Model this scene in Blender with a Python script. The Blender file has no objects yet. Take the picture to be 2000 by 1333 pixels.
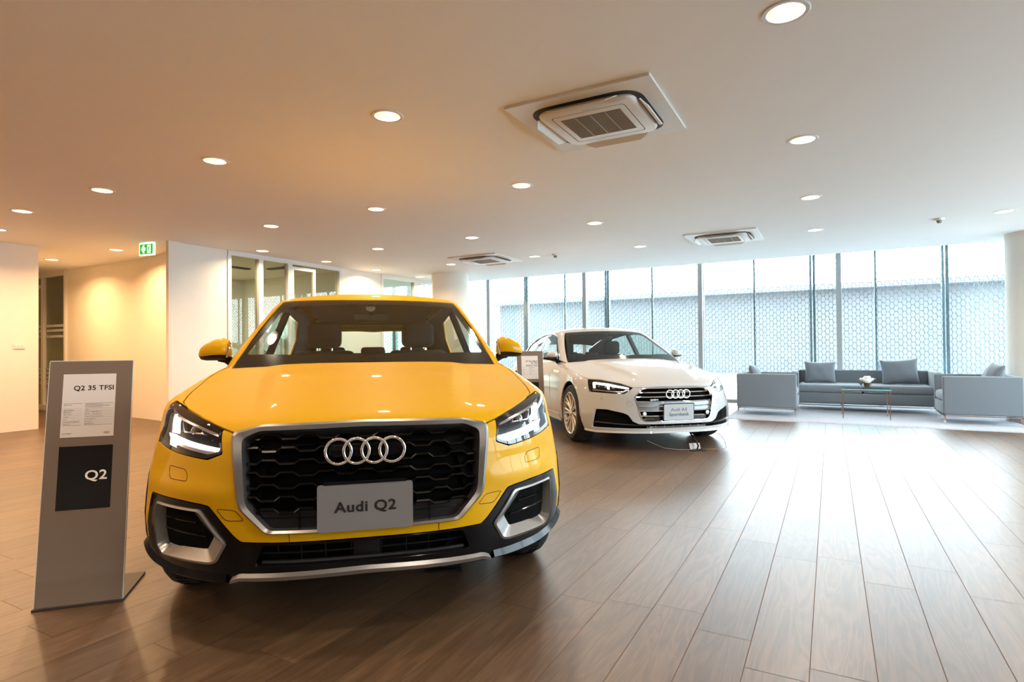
import bpy, bmesh, math, random
import numpy as np
from mathutils import Vector, Matrix
from mathutils.geometry import delaunay_2d_cdt
R_ = math.radians
scene = bpy.context.scene
COL = scene.collection
random.seed(7)

# ---------------------------------------------------------------- camera (metres; X along the window wall, Y towards it)
CAM_H, CEIL = 1.10, 2.626
def camera():
    yaw, pitch, roll = R_(28.8), R_(.68), R_(-.55)
    cy, sy, cp, sp = math.cos(yaw), math.sin(yaw), math.cos(pitch), math.sin(pitch)
    f = Vector((-sy*cp, cy*cp, sp)); r = Vector((cy, sy, 0)); u = r.cross(f)
    c, s = math.cos(roll), math.sin(roll)
    r2, u2 = r*c + u*s, u*c - r*s
    cd = bpy.data.cameras.new('camera'); co = bpy.data.objects.new('camera', cd); COL.objects.link(co)
    cd.sensor_width = 36.0; cd.lens = 36.0 * 1132.0 / 2000.0
    cd.clip_start = .05; cd.clip_end = 300
    m = Matrix((r2, u2, -f)).transposed().to_4x4(); m.translation = Vector((0, 0, CAM_H))
    co.matrix_world = m
    scene.camera = co
camera()

# ---------------------------------------------------------------- world: bright overcast sky
EXPOSURE = 0.22
def world():
    w = bpy.data.worlds.new('overcast_sky'); scene.world = w; w.use_nodes = True
    nt = w.node_tree; bg = nt.nodes['Background']
    bg.inputs['Color'].default_value = (.80, .92, 1.0, 1); bg.inputs['Strength'].default_value = 15.0
world()
scene.view_settings.view_transform = 'Standard'
scene.view_settings.look = 'None'
scene.view_settings.exposure = EXPOSURE
scene.view_settings.gamma = 1.0
scene.view_settings.use_curve_mapping = False
cy_ = scene.cycles
cy_.use_denoising = True
cy_.use_adaptive_sampling = True; cy_.adaptive_threshold = .02
cy_.max_bounces = 10; cy_.diffuse_bounces = 4; cy_.glossy_bounces = 5; cy_.transmission_bounces = 8; cy_.transparent_max_bounces = 16
cy_.sample_clamp_indirect = 6.0
cy_.caustics_reflective = False; cy_.caustics_refractive = False
# ---------------------------------------------------------------- car body surfaces (car frame: X right, Y rearward, Z up)
def smax(a, b, k):
    h = np.maximum(k - np.abs(a - b), 0.0) / k
    return np.maximum(a, b) + h * h * k * 0.25
def smin(a, b, k): return -smax(-a, -b, k)
def lerp_tab(tab, v):
    xs = [t[0] for t in tab]; ys = [t[1] for t in tab]
    return np.interp(v, xs, ys)
def smooth_tab(tab, v):
    # monotone-ish cubic through a table (Catmull-Rom / finite-difference Hermite)
    xs = np.array([t[0] for t in tab], float); ys = np.array([t[1] for t in tab], float)
    m = np.gradient(ys, xs); v = np.clip(v, xs[0], xs[-1])
    i = np.clip(np.searchsorted(xs, v) - 1, 0, len(xs) - 2)
    h = xs[i+1] - xs[i]; t = (v - xs[i]) / h
    return ((2*t**3-3*t**2+1)*ys[i] + (t**3-2*t**2+t)*h*m[i] + (-2*t**3+3*t**2)*ys[i+1] + (t**3-t**2)*h*m[i+1])
def bump(v, c, w): return np.exp(-((v - c) / w) ** 2)

def q2_lower(P):
    x, y, z = np.abs(P[:, 0]), P[:, 1], P[:, 2]
    # fascia
    prof = smooth_tab([(0.0, -.74), (.17, -.79), (.25, -.83), (.40, -.86), (.60, -.862), (.74, -.845), (.84, -.80), (.95, -.70), (1.2, -.4)], z)
    p = 3.0 + .55 * np.clip((z - .42) / .36, 0, 1)
    c = .075 * (x / .5) ** p
    prof = prof - .012 * bump(z, .58, .045) * np.clip((x - .45) / .1, 0, 1)
    fas = prof + c - y
    # side
    xs = smooth_tab([(-1.2, .66), (-.7, .85), (-.45, .897), (-.1, .905), (.45, .89), (1.2, .885), (2.3, .897), (2.8, .89), (3.1, .84), (3.5, .70)], y)
    zz = smooth_tab([(0, -.06), (.2, -.04), (.4, -.008), (.55, 0), (.7, .0), (.82, -.008), (.90, -.03), (.98, -.075), (1.1, -.16), (1.3, -.25)], z)
    side = x - (xs + zz)
    # top (bonnet)
    base = smooth_tab([(-1.0, .76), (-.86, .81), (-.7, .868), (-.4, .938), (0, 1.005), (.2, 1.037), (.5, 1.06), (1.0, 1.075), (2.0, 1.09), (3.4, 1.05)], y)
    drop = smooth_tab([(-1.0, .13), (-.7, .115), (-.3, .07), (.2, .06), (.6, .04), (3.4, .03)], y)
    fade = np.clip((y + .75) / .5, 0, 1) * np.clip((.28 - y) / .4, 0, 1)
    crease = .024 * fade * np.clip((smooth_tab([(-.8, .36), (-.3, .44), (.3, .50)], y) - x) / .04, -1, 1) * .5
    top = z - (base - drop * (x / .83) ** 2.3 + crease)
    rear = y - (3.34 - .10 * (x / .8) ** 3 - .25 * np.clip(z - .75, 0, 1))
    g = smax(fas, side, .06)
    g = smax(g, rear, .14)
    g = smax(g, top, .05)
    return g

def q2_cabin(P):
    x, y, z = np.abs(P[:, 0]), P[:, 1], P[:, 2]
    ws = (z - (1.048 + .482 * (y - .15 - .40 * x * x))) * .9
    roof = z - (1.505 - .12 * np.minimum(y - 1.5, 0) ** 2 - .055 * np.maximum(y - 1.5, 0) ** 2 - .045 * (x / .6) ** 2.4)
    sw = smooth_tab([(.0, .70), (.39, .765), (1.0, .785), (1.8, .79), (2.6, .75), (3.3, .66)], y)
    side = x - (sw - .40 * (z - 1.02))
    rear = (y - (3.22 - .95 * (z - 1.0) - .1 * (x / .7) ** 2)) * .75
    g = smax(ws, roof, .05)
    g = smax(g, side, .05)
    return smax(g, rear, .10)

def a5_lower(P):
    x, y, z = np.abs(P[:, 0]), P[:, 1], P[:, 2]
    prof = smooth_tab([(0.0, -.80), (.12, -.85), (.2, -.895), (.32, -.90), (.5, -.89), (.6, -.87), (.68, -.83), (.76, -.74), (.9, -.55), (1.2, 0)], z)
    p = 3.0 + .45 * np.clip((z - .38) / .3, 0, 1)
    c = .080 * (x / .5) ** p
    fas = prof + c - y
    xs = smooth_tab([(-1.2, .60), (-.7, .83), (-.45, .905), (-.05, .918), (.5, .90), (1.4, .905), (2.4, .918), (2.9, .918), (3.4, .85), (3.9, .65)], y)
    zz = smooth_tab([(0, -.07), (.2, -.035), (.35, -.005), (.5, -.002), (.62, -.004), (.70, -.010), (.80, -.035), (.92, -.10), (1.0, -.18), (1.3, -.35)], z)
    side = x - (xs + zz)
    base = smooth_tab([(-1.1, .60), (-.86, .69), (-.7, .745), (-.4, .83), (0, .90), (.3, .94), (.6, .965), (1.0, .975), (2.4, .98), (3.3, 1.0), (3.9, .96)], y)
    drop = smooth_tab([(-1.0, .11), (-.7, .09), (-.3, .085), (.2, .075), (.6, .06), (3.8, .05)], y)
    fade = np.clip((y + .8) / .5, 0, 1) * np.clip((.55 - y) / .4, 0, 1)
    crease = .026 * fade * np.clip((smooth_tab([(-.8, .30), (-.3, .42), (.5, .56)], y) - x) / .035, -1, 1) * .5
    top = z - (base - drop * (x / .85) ** 2.2 + crease)
    rear = y - (3.83 - .12 * (x / .8) ** 3 - .3 * np.clip(z - .75, 0, 1))
    g = smax(fas, side, .06)
    g = smax(g, rear, .14)
    return smax(g, top, .05)

def a5_cabin(P):
    x, y, z = np.abs(P[:, 0]), P[:, 1], P[:, 2]
    ws = (z - (.955 + .470 * (y - .35 - .42 * x * x))) * .9
    roof = z - (1.386 - .11 * np.minimum(y - 1.65, 0) ** 2 - .105 * np.maximum(y - 1.65, 0) ** 2 - .05 * (x / .6) ** 2.4)
    sw = smooth_tab([(.2, .76), (.6, .81), (1.2, .82), (2.0, .81), (2.8, .76), (3.6, .64)], y)
    side = x - (sw - .50 * (z - .95))
    g = smax(ws, roof, .05)
    return smax(g, side, .06)

def ray_hit(fn, O, D, t1=3.0, off=0.0, t0=0.0, n=44):
    """distance along rays (from inside) where fn(P) == off"""
    lo = np.full(len(O), t0); hi = np.full(len(O), t1)
    for _ in range(n):
        m = (lo + hi) * .5
        ins = fn(O + D * m[:, None]) < off
        lo = np.where(ins, m, lo); hi = np.where(ins, hi, m)
    return O + D * ((lo + hi) * .5)[:, None]
def grad(fn, P, e=.004):
    G = np.stack([fn(P + np.eye(3)[k] * e) - fn(P - np.eye(3)[k] * e) for k in range(3)], 1)
    return G / np.maximum(np.linalg.norm(G, axis=1), 1e-9)[:, None]
# ---------------------------------------------------------------- objects, names, labels
def tag(o, label=None, cat=None, group=None, kind=None):
    if label: o['label'] = label
    if cat: o['category'] = cat
    if group: o['group'] = group
    if kind: o['kind'] = kind
    return o
def empty(name, loc=(0, 0, 0), rz=0.0, parent=None, **k):
    o = bpy.data.objects.new(name, None); COL.objects.link(o)
    o.location = loc; o.rotation_euler = (0, 0, rz); o.empty_display_size = .1
    if parent: o.parent = parent
    return tag(o, **k)
def mesh_obj(name, verts, faces, mat, parent=None, smooth=False, loc=None, rz=0.0, normals=None, mats=None, fm=None):
    me = bpy.data.meshes.new(name)
    me.from_pydata([tuple(map(float, v)) for v in verts], [], [tuple(f) for f in faces]); me.update()
    for m in (mats or [mat]): me.materials.append(m)
    if fm is not None: me.polygons.foreach_set('material_index', fm)
    me.polygons.foreach_set('use_smooth', [bool(smooth)] * len(me.polygons))
    if normals is not None: me.normals_split_custom_set_from_vertices([tuple(map(float, n)) for n in normals])
    o = bpy.data.objects.new(name, me); COL.objects.link(o)
    if loc is not None: o.location = loc
    o.rotation_euler.z = rz
    if parent: o.parent = parent
    return o
class MB:
    """collects simple shapes and links them as one mesh"""
    def __init__(s): s.bm = bmesh.new()
    def box(s, c, d, bev=0.0, seg=2, rot=None, M=None):
        r = bmesh.ops.create_cube(s.bm, size=1.0); vs = r['verts']
        for v in vs: v.co = Vector((v.co.x*d[0], v.co.y*d[1], v.co.z*d[2]))
        if bev > 0:
            es = list({e for v in vs for e in v.link_edges})
            rb = bmesh.ops.bevel(s.bm, geom=es, offset=bev, segments=seg, affect='EDGES', profile=.5)
            vs = list({v for f in rb['faces'] for v in f.verts} | {v for v in vs if v.is_valid})
        T = Matrix.Translation(c)
        if rot is not None: T = T @ rot.to_4x4()
        if M is not None: T = M @ T
        for v in vs: v.co = T @ v.co
        return s
    def cyl(s, a, b, r1, r2=None, n=20, cap=True):
        a, b = Vector(a), Vector(b); r2 = r1 if r2 is None else r2
        d = (b - a).normalized(); u = d.orthogonal().normalized(); w = d.cross(u)
        A = [s.bm.verts.new(a + (u*math.cos(t) + w*math.sin(t))*r1) for t in [2*math.pi*i/n for i in range(n)]]
        B = [s.bm.verts.new(b + (u*math.cos(t) + w*math.sin(t))*r2) for t in [2*math.pi*i/n for i in range(n)]]
        for i in range(n): s.bm.faces.new((A[i], A[(i+1) % n], B[(i+1) % n], B[i]))
        if cap: s.bm.faces.new(A[::-1]); s.bm.faces.new(B)
        return s
    def tube(s, pts, r, n=8, closed=False, cap=True):
        pts = [Vector(p) for p in pts]; N = len(pts); rings = []; prev = None
        for i, p in enumerate(pts):
            t = (pts[(i+1) % N] - pts[i-1]) if closed else (pts[min(i+1, N-1)] - pts[max(i-1, 0)])
            t.normalize()
            u = t.orthogonal().normalized() if prev is None else (prev - t*prev.dot(t)).normalized()
            prev = u; w = t.cross(u)
            rings.append([s.bm.verts.new(p + (u*math.cos(a) + w*math.sin(a))*r) for a in [2*math.pi*k/n for k in range(n)]])
        for i in range(N if closed else N-1):
            A, B = rings[i], rings[(i+1) % N]
            for k in range(n): s.bm.faces.new((A[k], A[(k+1) % n], B[(k+1) % n], B[k]))
        if cap and not closed: s.bm.faces.new(rings[0][::-1]); s.bm.faces.new(rings[-1])
        return s
    def lathe(s, prof, n=32, c=(0, 0, 0), axis='Z', cap=False):
        rings = []
        for r, h in prof:
            ring = []
            for k in range(n):
                a = 2*math.pi*k/n; x, y = r*math.cos(a), r*math.sin(a)
                p = (x, y, h) if axis == 'Z' else ((h, x, y) if axis == 'X' else (x, h, y))
                ring.append(s.bm.verts.new(Vector(p) + Vector(c)))
            rings.append(ring)
        for A, B in zip(rings, rings[1:]):
            for k in range(n): s.bm.faces.new((A[k], A[(k+1) % n], B[(k+1) % n], B[k]))
        if cap: s.bm.faces.new(rings[0][::-1]); s.bm.faces.new(rings[-1])
        return s
    def prism(s, poly, z0, z1, M=None):
        A = [s.bm.verts.new((x, y, z0)) for x, y in poly]; B = [s.bm.verts.new((x, y, z1)) for x, y in poly]
        n = len(poly)
        for i in range(n): s.bm.faces.new((A[i], A[(i+1) % n], B[(i+1) % n], B[i]))
        s.bm.faces.new(A[::-1]); s.bm.faces.new(B)
        if M is not None:
            for v in A + B: v.co = M @ v.co
        return s
    def quad(s, *p):
        s.bm.faces.new([s.bm.verts.new(q) for q in p]); return s
    def build(s, name, mat, parent=None, smooth=False, loc=None, rz=0.0, angle=None):
        bmesh.ops.recalc_face_normals(s.bm, faces=s.bm.faces)
        me = bpy.data.meshes.new(name); s.bm.to_mesh(me); s.bm.free()
        me.materials.append(mat)
        if smooth:
            me.polygons.foreach_set('use_smooth', [True]*len(me.polygons))
            me.set_sharp_from_angle(angle=R_(angle or 35))
        o = bpy.data.objects.new(name, me); COL.objects.link(o)
        if loc is not None: o.location = loc
        o.rotation_euler.z = rz
        if parent: o.parent = parent
        return o
def text_obj(name, body, size, mat, parent, M, align='CENTER', bold=.0, sx=1.0, depth=.0006, spacing=1.0):
    cu = bpy.data.curves.new(name, 'FONT'); cu.body = body; cu.size = size; cu.align_x = align; cu.align_y = 'CENTER'
    cu.extrude = depth; cu.offset = bold; cu.space_character = spacing; cu.resolution_u = 4
    t = bpy.data.objects.new(name, cu); COL.objects.link(t)
    dg = bpy.context.evaluated_depsgraph_get(); dg.update()
    me = bpy.data.meshes.new_from_object(t.evaluated_get(dg))
    bpy.data.objects.remove(t); bpy.data.curves.remove(cu)
    me.name = name; me.transform(M @ Matrix.Diagonal((sx, 1, 1, 1)))
    me.materials.clear(); me.materials.append(mat)
    o = bpy.data.objects.new(name, me); COL.objects.link(o); o.parent = parent
    return o
def copy_tree(o, parent=None):
    c = o.copy(); COL.objects.link(c); c.parent = parent
    for ch in list(o.children): copy_tree(ch, c)
    return c

# ---------------------------------------------------------------- materials
def mat(name, col, rough=.5, metal=0.0, coat=0.0, spec=.5, emis=None, estr=0.0, trans=0.0, ior=1.45, sheen=0.0, coat_r=.03):
    m = bpy.data.materials.new(name); m.use_nodes = True
    b = m.node_tree.nodes['Principled BSDF']; I = b.inputs
    I['Base Color'].default_value = (*col, 1); I['Roughness'].default_value = rough; I['Metallic'].default_value = metal
    I['Coat Weight'].default_value = coat; I['Coat Roughness'].default_value = coat_r; I['Specular IOR Level'].default_value = spec
    I['Transmission Weight'].default_value = trans; I['IOR'].default_value = ior
    I['Sheen Weight'].default_value = sheen
    if emis: I['Emission Color'].default_value = (*emis, 1); I['Emission Strength'].default_value = estr
    return m
def N(m, t, **k):
    n = m.node_tree.nodes.new(t)
    for a, v in k.items(): setattr(n, a, v)
    return n
def L(m, a, b): m.node_tree.links.new(a, b)
def noisy(m, scale=40, amt=.08, bump_=.0, dist=.001, stretch=(1, 1, 1)):
    """vary the base colour a little and add fine relief"""
    nt = m.node_tree; b = nt.nodes['Principled BSDF']; c = tuple(b.inputs['Base Color'].default_value)
    tc = N(m, 'ShaderNodeTexCoord'); mp = N(m, 'ShaderNodeMapping'); mp.inputs['Scale'].default_value = stretch
    nz = N(m, 'ShaderNodeTexNoise'); nz.inputs['Scale'].default_value = scale; nz.inputs['Detail'].default_value = 6
    L(m, tc.outputs['Object'], mp.inputs[0]); L(m, mp.outputs[0], nz.inputs['Vector'])
    mx = N(m, 'ShaderNodeMix', data_type='RGBA')
    mx.inputs[6].default_value = tuple(x*(1-amt) for x in c[:3]) + (1,); mx.inputs[7].default_value = tuple(min(1, x*(1+amt)) for x in c[:3]) + (1,)
    L(m, nz.outputs['Fac'], mx.inputs[0]); L(m, mx.outputs[2], b.inputs['Base Color'])
    if bump_:
        bp = N(m, 'ShaderNodeBump'); bp.inputs['Strength'].default_value = bump_; bp.inputs['Distance'].default_value = dist
        L(m, nz.outputs['Fac'], bp.inputs['Height']); L(m, bp.outputs[0], b.inputs['Normal'])
    return m
def thin_glass(name, tint=(.9, .97, .95), ior=1.5, rough=0.0):
    m = bpy.data.materials.new(name); m.use_nodes = True; nt = m.node_tree; nt.nodes.clear()
    out = N(m, 'ShaderNodeOutputMaterial'); mx = N(m, 'ShaderNodeMixShader'); t = N(m, 'ShaderNodeBsdfTransparent'); g = N(m, 'ShaderNodeBsdfGlossy')
    fr = N(m, 'ShaderNodeFresnel'); fr.inputs['IOR'].default_value = ior
    t.inputs[0].default_value = (*tint, 1); g.inputs['Roughness'].default_value = rough; g.inputs[0].default_value = (1, 1, 1, 1)
    ge = N(m, 'ShaderNodeNewGeometry'); mr = N(m, 'ShaderNodeMapRange'); mr.inputs[3].default_value = ior; mr.inputs[4].default_value = 1.0/ior
    L(m, ge.outputs['Backfacing'], mr.inputs[0]); L(m, mr.outputs[0], fr.inputs['IOR'])   # same weak mirror from both sides
    L(m, fr.outputs[0], mx.inputs[0]); L(m, t.outputs[0], mx.inputs[1]); L(m, g.outputs[0], mx.inputs[2]); L(m, mx.outputs[0], out.inputs[0])
    return m
M = {}
M['yellow'] = mat('yellow_car_paint', (.58, .31, .0008), .5, coat=.26, spec=.12)
M['white_paint'] = mat('white_car_paint', (.41, .405, .40), .5, coat=.8, spec=.15)
M['gloss_black'] = mat('gloss_black', (.003, .003, .004), .10, spec=.22)
M['slat_black'] = mat('grille_slat_black', (.004, .0035, .003), .22, spec=.18)
M['satin_black'] = mat('satin_black', (.008, .008, .009), .42, spec=.3)
M['matt_black'] = mat('matt_black', (.003, .003, .003), .9, spec=.05)
M['liner'] = mat('car_liner', (.004, .004, .004), .9, spec=.05)
M['satin_silver'] = mat('satin_silver', (.27, .26, .255), .34, metal=.9)
M['chrome'] = mat('chrome', (.85, .85, .86), .06, metal=1.0)
M['lamp_dark'] = mat('lamp_housing', (.02, .021, .024), .18, metal=.4)
M['lamp_bright'] = mat('lamp_reflector', (.55, .56, .58), .15, metal=.9)
M['drl'] = mat('daytime_running_light', (1, 1, 1), .3, emis=(.93, .95, 1.0), estr=9.0)
M['drl_soft'] = mat('daytime_running_light_warm', (1, 1, 1), .3, emis=(.95, 1.0, .86), estr=3.0)
M['clear'] = thin_glass('clear_lamp_cover', (.96, .96, .97))
M['windscreen'] = thin_glass('car_glass', (.78, .84, .80), 1.32)
M['side_glass'] = thin_glass('car_side_glass', (.72, .84, .80), 1.4)
M['rubber'] = noisy(mat('tyre_rubber', (.012, .012, .013), .75), 60, .2)
M['alloy'] = mat('alloy_wheel', (.62, .58, .54), .25, metal=.85)
M['brake'] = mat('brake_metal', (.25, .25, .25), .4, metal=1.0)
M['seat'] = noisy(mat('seat_cloth', (.015, .014, .014), .8), 300, .3)
M['cabin_trim'] = mat('cabin_trim', (.018, .017, .017), .6)
M['cabin_light'] = mat('cabin_headliner', (.07, .065, .06), .9)
M['plate'] = mat('plate_grey', (.17, .157, .15), .4, spec=.3)
M['plate_white'] = mat('plate_light_grey', (.38, .39, .40), .4)
M['ink'] = mat('black_lettering', (.01, .01, .012), .4)
M['white_ink'] = mat('white_lettering', (.85, .85, .85), .4)
M['gap'] = mat('panel_gap', (.01, .008, .004), .8, spec=.1)
# ---------------------------------------------------------------- panels cut from a car surface
def to_param(mode, P):
    P = np.atleast_2d(np.array(P, float)); x, y, z = P.T
    if mode == 'pol': return np.stack([np.arctan2(x, .3 - y) * .85, z], 1)
    if mode == 'top': return np.stack([x, y], 1)
    if mode == 'side': return np.stack([y, z], 1)
    if mode == 'cyl': return np.stack([y, np.arctan2(z - .45, x) * .7], 1)
    if mode == 'back': return np.stack([x, z], 1)
def rays(mode, U):
    u, v = U.T; o = np.zeros_like(u); i = np.ones_like(u)
    if mode == 'pol': return np.stack([o, o + .3, v], 1), np.stack([np.sin(u/.85), -np.cos(u/.85), o], 1)
    if mode == 'top': return np.stack([u, v, o + .3], 1), np.stack([o, o, i], 1)
    if mode == 'side': return np.stack([o, u, v], 1), np.stack([i, o, o], 1)
    if mode == 'cyl': return np.stack([o, u, o + .45], 1), np.stack([np.cos(v/.7), o, np.sin(v/.7)], 1)
    if mode == 'back': return np.stack([u, o + 1.5, v], 1), np.stack([o, i, o], 1)
def surf(fn, mode, U, off=0.0):
    U = np.atleast_2d(np.array(U, float))
    O, D = rays(mode, U)
    return ray_hit(fn, O, D, 3.2, n=26)
def fillet(P, r=.02, n=4, closed=True):
    """round the corners of a 2-D polygon; r may be a list"""
    P = [np.array(p, float) for p in P]; K = len(P); out = []
    for i in range(K):
        p, a, b = P[i], P[i-1], P[(i+1) % K]; ri = r[i] if isinstance(r, (list, tuple)) else r
        if (not closed and i in (0, K-1)) or ri <= 0: out += [p] * (n+1); continue
        da, db = a - p, b - p; la, lb = np.linalg.norm(da), np.linalg.norm(db)
        d = min(ri, la*.48, lb*.48); A, B = p + da/la*d, p + db/lb*d
        for k in range(n+1):
            t = k/n; out.append((1-t)**2*A + 2*t*(1-t)*p + t*t*B)
    return out
def densify(P, step, closed=True):
    out = []; K = len(P)
    for i in range(K if closed else K-1):
        a, b = P[i], P[(i+1) % K]; l = np.linalg.norm(b - a)
        if l < 1e-7: continue
        m = max(1, int(math.ceil(l/step)))
        out += [a + (b-a)*k/m for k in range(m)]
    if not closed: out.append(P[-1])
    return out
def in_poly(P, U):
    P = np.array(P); x, y = U[:, 0], U[:, 1]; ins = np.zeros(len(U), bool); j = len(P)-1
    for i in range(len(P)):
        xi, yi, xj, yj = P[i, 0], P[i, 1], P[j, 0], P[j, 1]
        if yi != yj:
            c = ((yi > y) != (yj > y)) & (x < (xj-xi)*(y-yi)/(yj-yi) + xi); ins ^= c
        j = i
    return ins
def dist_poly(P, U):
    P = np.array(P); Q = np.roll(P, -1, 0); d = np.full(len(U), 9.0)
    for a, b in zip(P, Q):
        ab = b-a; t = np.clip(((U-a)@ab)/max(ab@ab, 1e-12), 0, 1); d = np.minimum(d, np.linalg.norm(U-(a+t[:, None]*ab), axis=1))
    return d
def outline(mode, pts, r=.02, n=4, closed=True):
    return fillet([to_param(mode, p)[0] for p in pts], r, n, closed)
def panel(name, fn, mode, pts, mt, parent, r=.015, step=.025, off=0.0, rim=.014, holes=(), mirror=False, hr=.012, rimback=None, uv=False):
    """a skin panel on the car surface: outline pts (3-D, only its two parameters are used), edges turned inwards by rim"""
    O = densify(outline(mode, pts, r) if not uv else fillet(pts, r), step)
    H = [densify(outline(mode, h, hr) if not uv else fillet(h, hr), step) for h in holes]
    A = np.array(O); lo, hi = A.min(0), A.max(0)
    gx = np.arange(lo[0]+step*.5, hi[0], step); gy = np.arange(lo[1]+step*.5, hi[1], step)
    G = np.array([(x + (step*.5 if j % 2 else 0), y) for j, y in enumerate(gy) for x in gx]).reshape(-1, 2)
    if len(G):
        k = in_poly(O, G) & (dist_poly(O, G) > step*.45)
        for h in H: k &= ~in_poly(h, G) & (dist_poly(h, G) > step*.45)
        G = G[k]
    loops = [O] + H; V = []; E = []
    for lp in loops:
        s = len(V); V += [tuple(p) for p in lp]; E += [(s+i, s+(i+1) % len(lp)) for i in range(len(lp))]
    V += [tuple(p) for p in G]
    vs, es, fs, ov, oe, of = delaunay_2d_cdt([Vector((float(a), float(b))) for a, b in V], E, [], 0, 1e-6)
    U = np.array([tuple(v) for v in vs]); F = np.array([f for f in fs if len(f) == 3])
    cen = U[F].mean(1); k = in_poly(O, cen)
    for h in H: k &= ~in_poly(h, cen)
    F = F[k]
    P = surf(fn, mode, U); Nn = grad(fn, P); P = P + Nn*off
    # orient
    a, b, c = P[F[:, 0]], P[F[:, 1]], P[F[:, 2]]; fl = (np.cross(b-a, c-a) * Nn[F[:, 0]]).sum(1) < 0
    F[fl] = F[fl][:, ::-1]
    verts = P.tolist(); faces = F.tolist(); nor = Nn.tolist()
    if rim:
        for li, lp in enumerate(loops):
            Lp = surf(fn, mode, np.array(lp)); Ln = grad(fn, Lp); T = Lp + Ln*off
            C = T.mean(0); tan = np.roll(T, -1, 0) - np.roll(T, 1, 0); tan /= np.maximum(np.linalg.norm(tan, axis=1), 1e-9)[:, None]
            sd = np.cross(tan, Ln)
            Lu = np.array(lp); area = .5*np.sum(Lu[:, 0]*np.roll(Lu[:, 1], -1) - np.roll(Lu[:, 0], -1)*Lu[:, 1])
            # outward side direction: test by stepping
            tst = to_param(mode, T[:1] + sd[:1]*.004)
            inn = in_poly(lp, tst)[0]
            if (inn and li == 0) or (not inn and li > 0): sd = -sd
            e = .0022; s0 = len(verts)
            R0, R1, R2 = T, T - Ln*e + sd*e*.6*0, T - Ln*rim
            verts += R0.tolist() + R2.tolist()
            nn = Ln + sd; nn /= np.linalg.norm(nn, axis=1)[:, None]
            nor += nn.tolist() + sd.tolist(); n = len(lp)
            for i in range(n):
                j = (i+1) % n; q = [s0+i, s0+j, s0+n+j, s0+n+i]
                va, vb, vc = (np.array(verts[q[x]]) for x in (0, 1, 2))
                if np.dot(np.cross(vb-va, vc-va), sd[i]) < 0: q = q[::-1]
                faces.append(q)
    out = []
    for sgn in ((1, -1) if mirror else (1,)):
        if sgn == 1: out.append(mesh_obj(name, verts, faces, mt, parent, True, normals=nor))
        else:
            vm = [(-p[0], p[1], p[2]) for p in verts]; nm = [(-p[0], p[1], p[2]) for p in nor]
            out.append(mesh_obj(name, vm, [f[::-1] for f in faces], mt, parent, True, normals=nm))
    return out
def ribbon(name, fn, mode, loops, offs, mt, parent, mirror=False, closed=True, r=.012, m=8, n=4, smooth=True, angle=40, rr=None):
    """loft between matching outlines (same corner count) at given heights above the surface"""
    rings = []
    for i, (lp, of) in enumerate(zip(loops, offs)):
        F = fillet([to_param(mode, p)[0] for p in lp], (rr[i] if rr else r), n, closed)
        D = []; K = len(lp)
        for c in range(K if closed else K):
            D += F[c*(n+1):(c+1)*(n+1)]
            if c < K-1 or closed:
                a, b = F[c*(n+1)+n], F[((c+1) % K)*(n+1)]
                D += [a + (b-a)*k/m for k in range(1, m)]
        rings.append(surf(fn, mode, np.array(D), 0) + grad(fn, surf(fn, mode, np.array(D), 0))*of)
    k = len(rings[0]); verts = np.concatenate(rings); faces = []
    for a in range(len(rings)-1):
        for i in range(k if closed else k-1):
            j = (i+1) % k; faces.append((a*k+i, a*k+j, (a+1)*k+j, (a+1)*k+i))
    for sgn in ((1, -1) if mirror else (1,)):
        bm = bmesh.new(); vv = [bm.verts.new((v[0]*sgn, v[1], v[2])) for v in verts]
        for f in faces:
            try: bm.faces.new([vv[q] for q in f])
            except ValueError: pass
        bmesh.ops.remove_doubles(bm, verts=bm.verts, dist=1e-5)
        bmesh.ops.recalc_face_normals(bm, faces=bm.faces)
        me = bpy.data.meshes.new(name); bm.to_mesh(me); bm.free(); me.materials.append(mt)
        if smooth:
            me.polygons.foreach_set('use_smooth', [True]*len(me.polygons)); me.set_sharp_from_angle(angle=R_(angle))
        o = bpy.data.objects.new(name, me); COL.objects.link(o); o.parent = parent
def surf_line(fn, mode, pts, off, r=0, closed=False, step=.02):
    D = densify(outline(mode, pts, r, 4, closed), step, closed)
    return surf(fn, mode, np.array(D), 0) + grad(fn, surf(fn, mode, np.array(D), 0))*off
def seam(name, fn, mode, pts, mt, parent, w=.0016, off=.0, r=.01, closed=False, mirror=True):
    P = surf_line(fn, mode, pts, off, r, closed)
    for s in ((1, -1) if mirror else (1,)):
        MB().tube([(p[0]*s, p[1], p[2]) for p in P], w, 5, closed).build(name, mt, parent, True)
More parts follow.
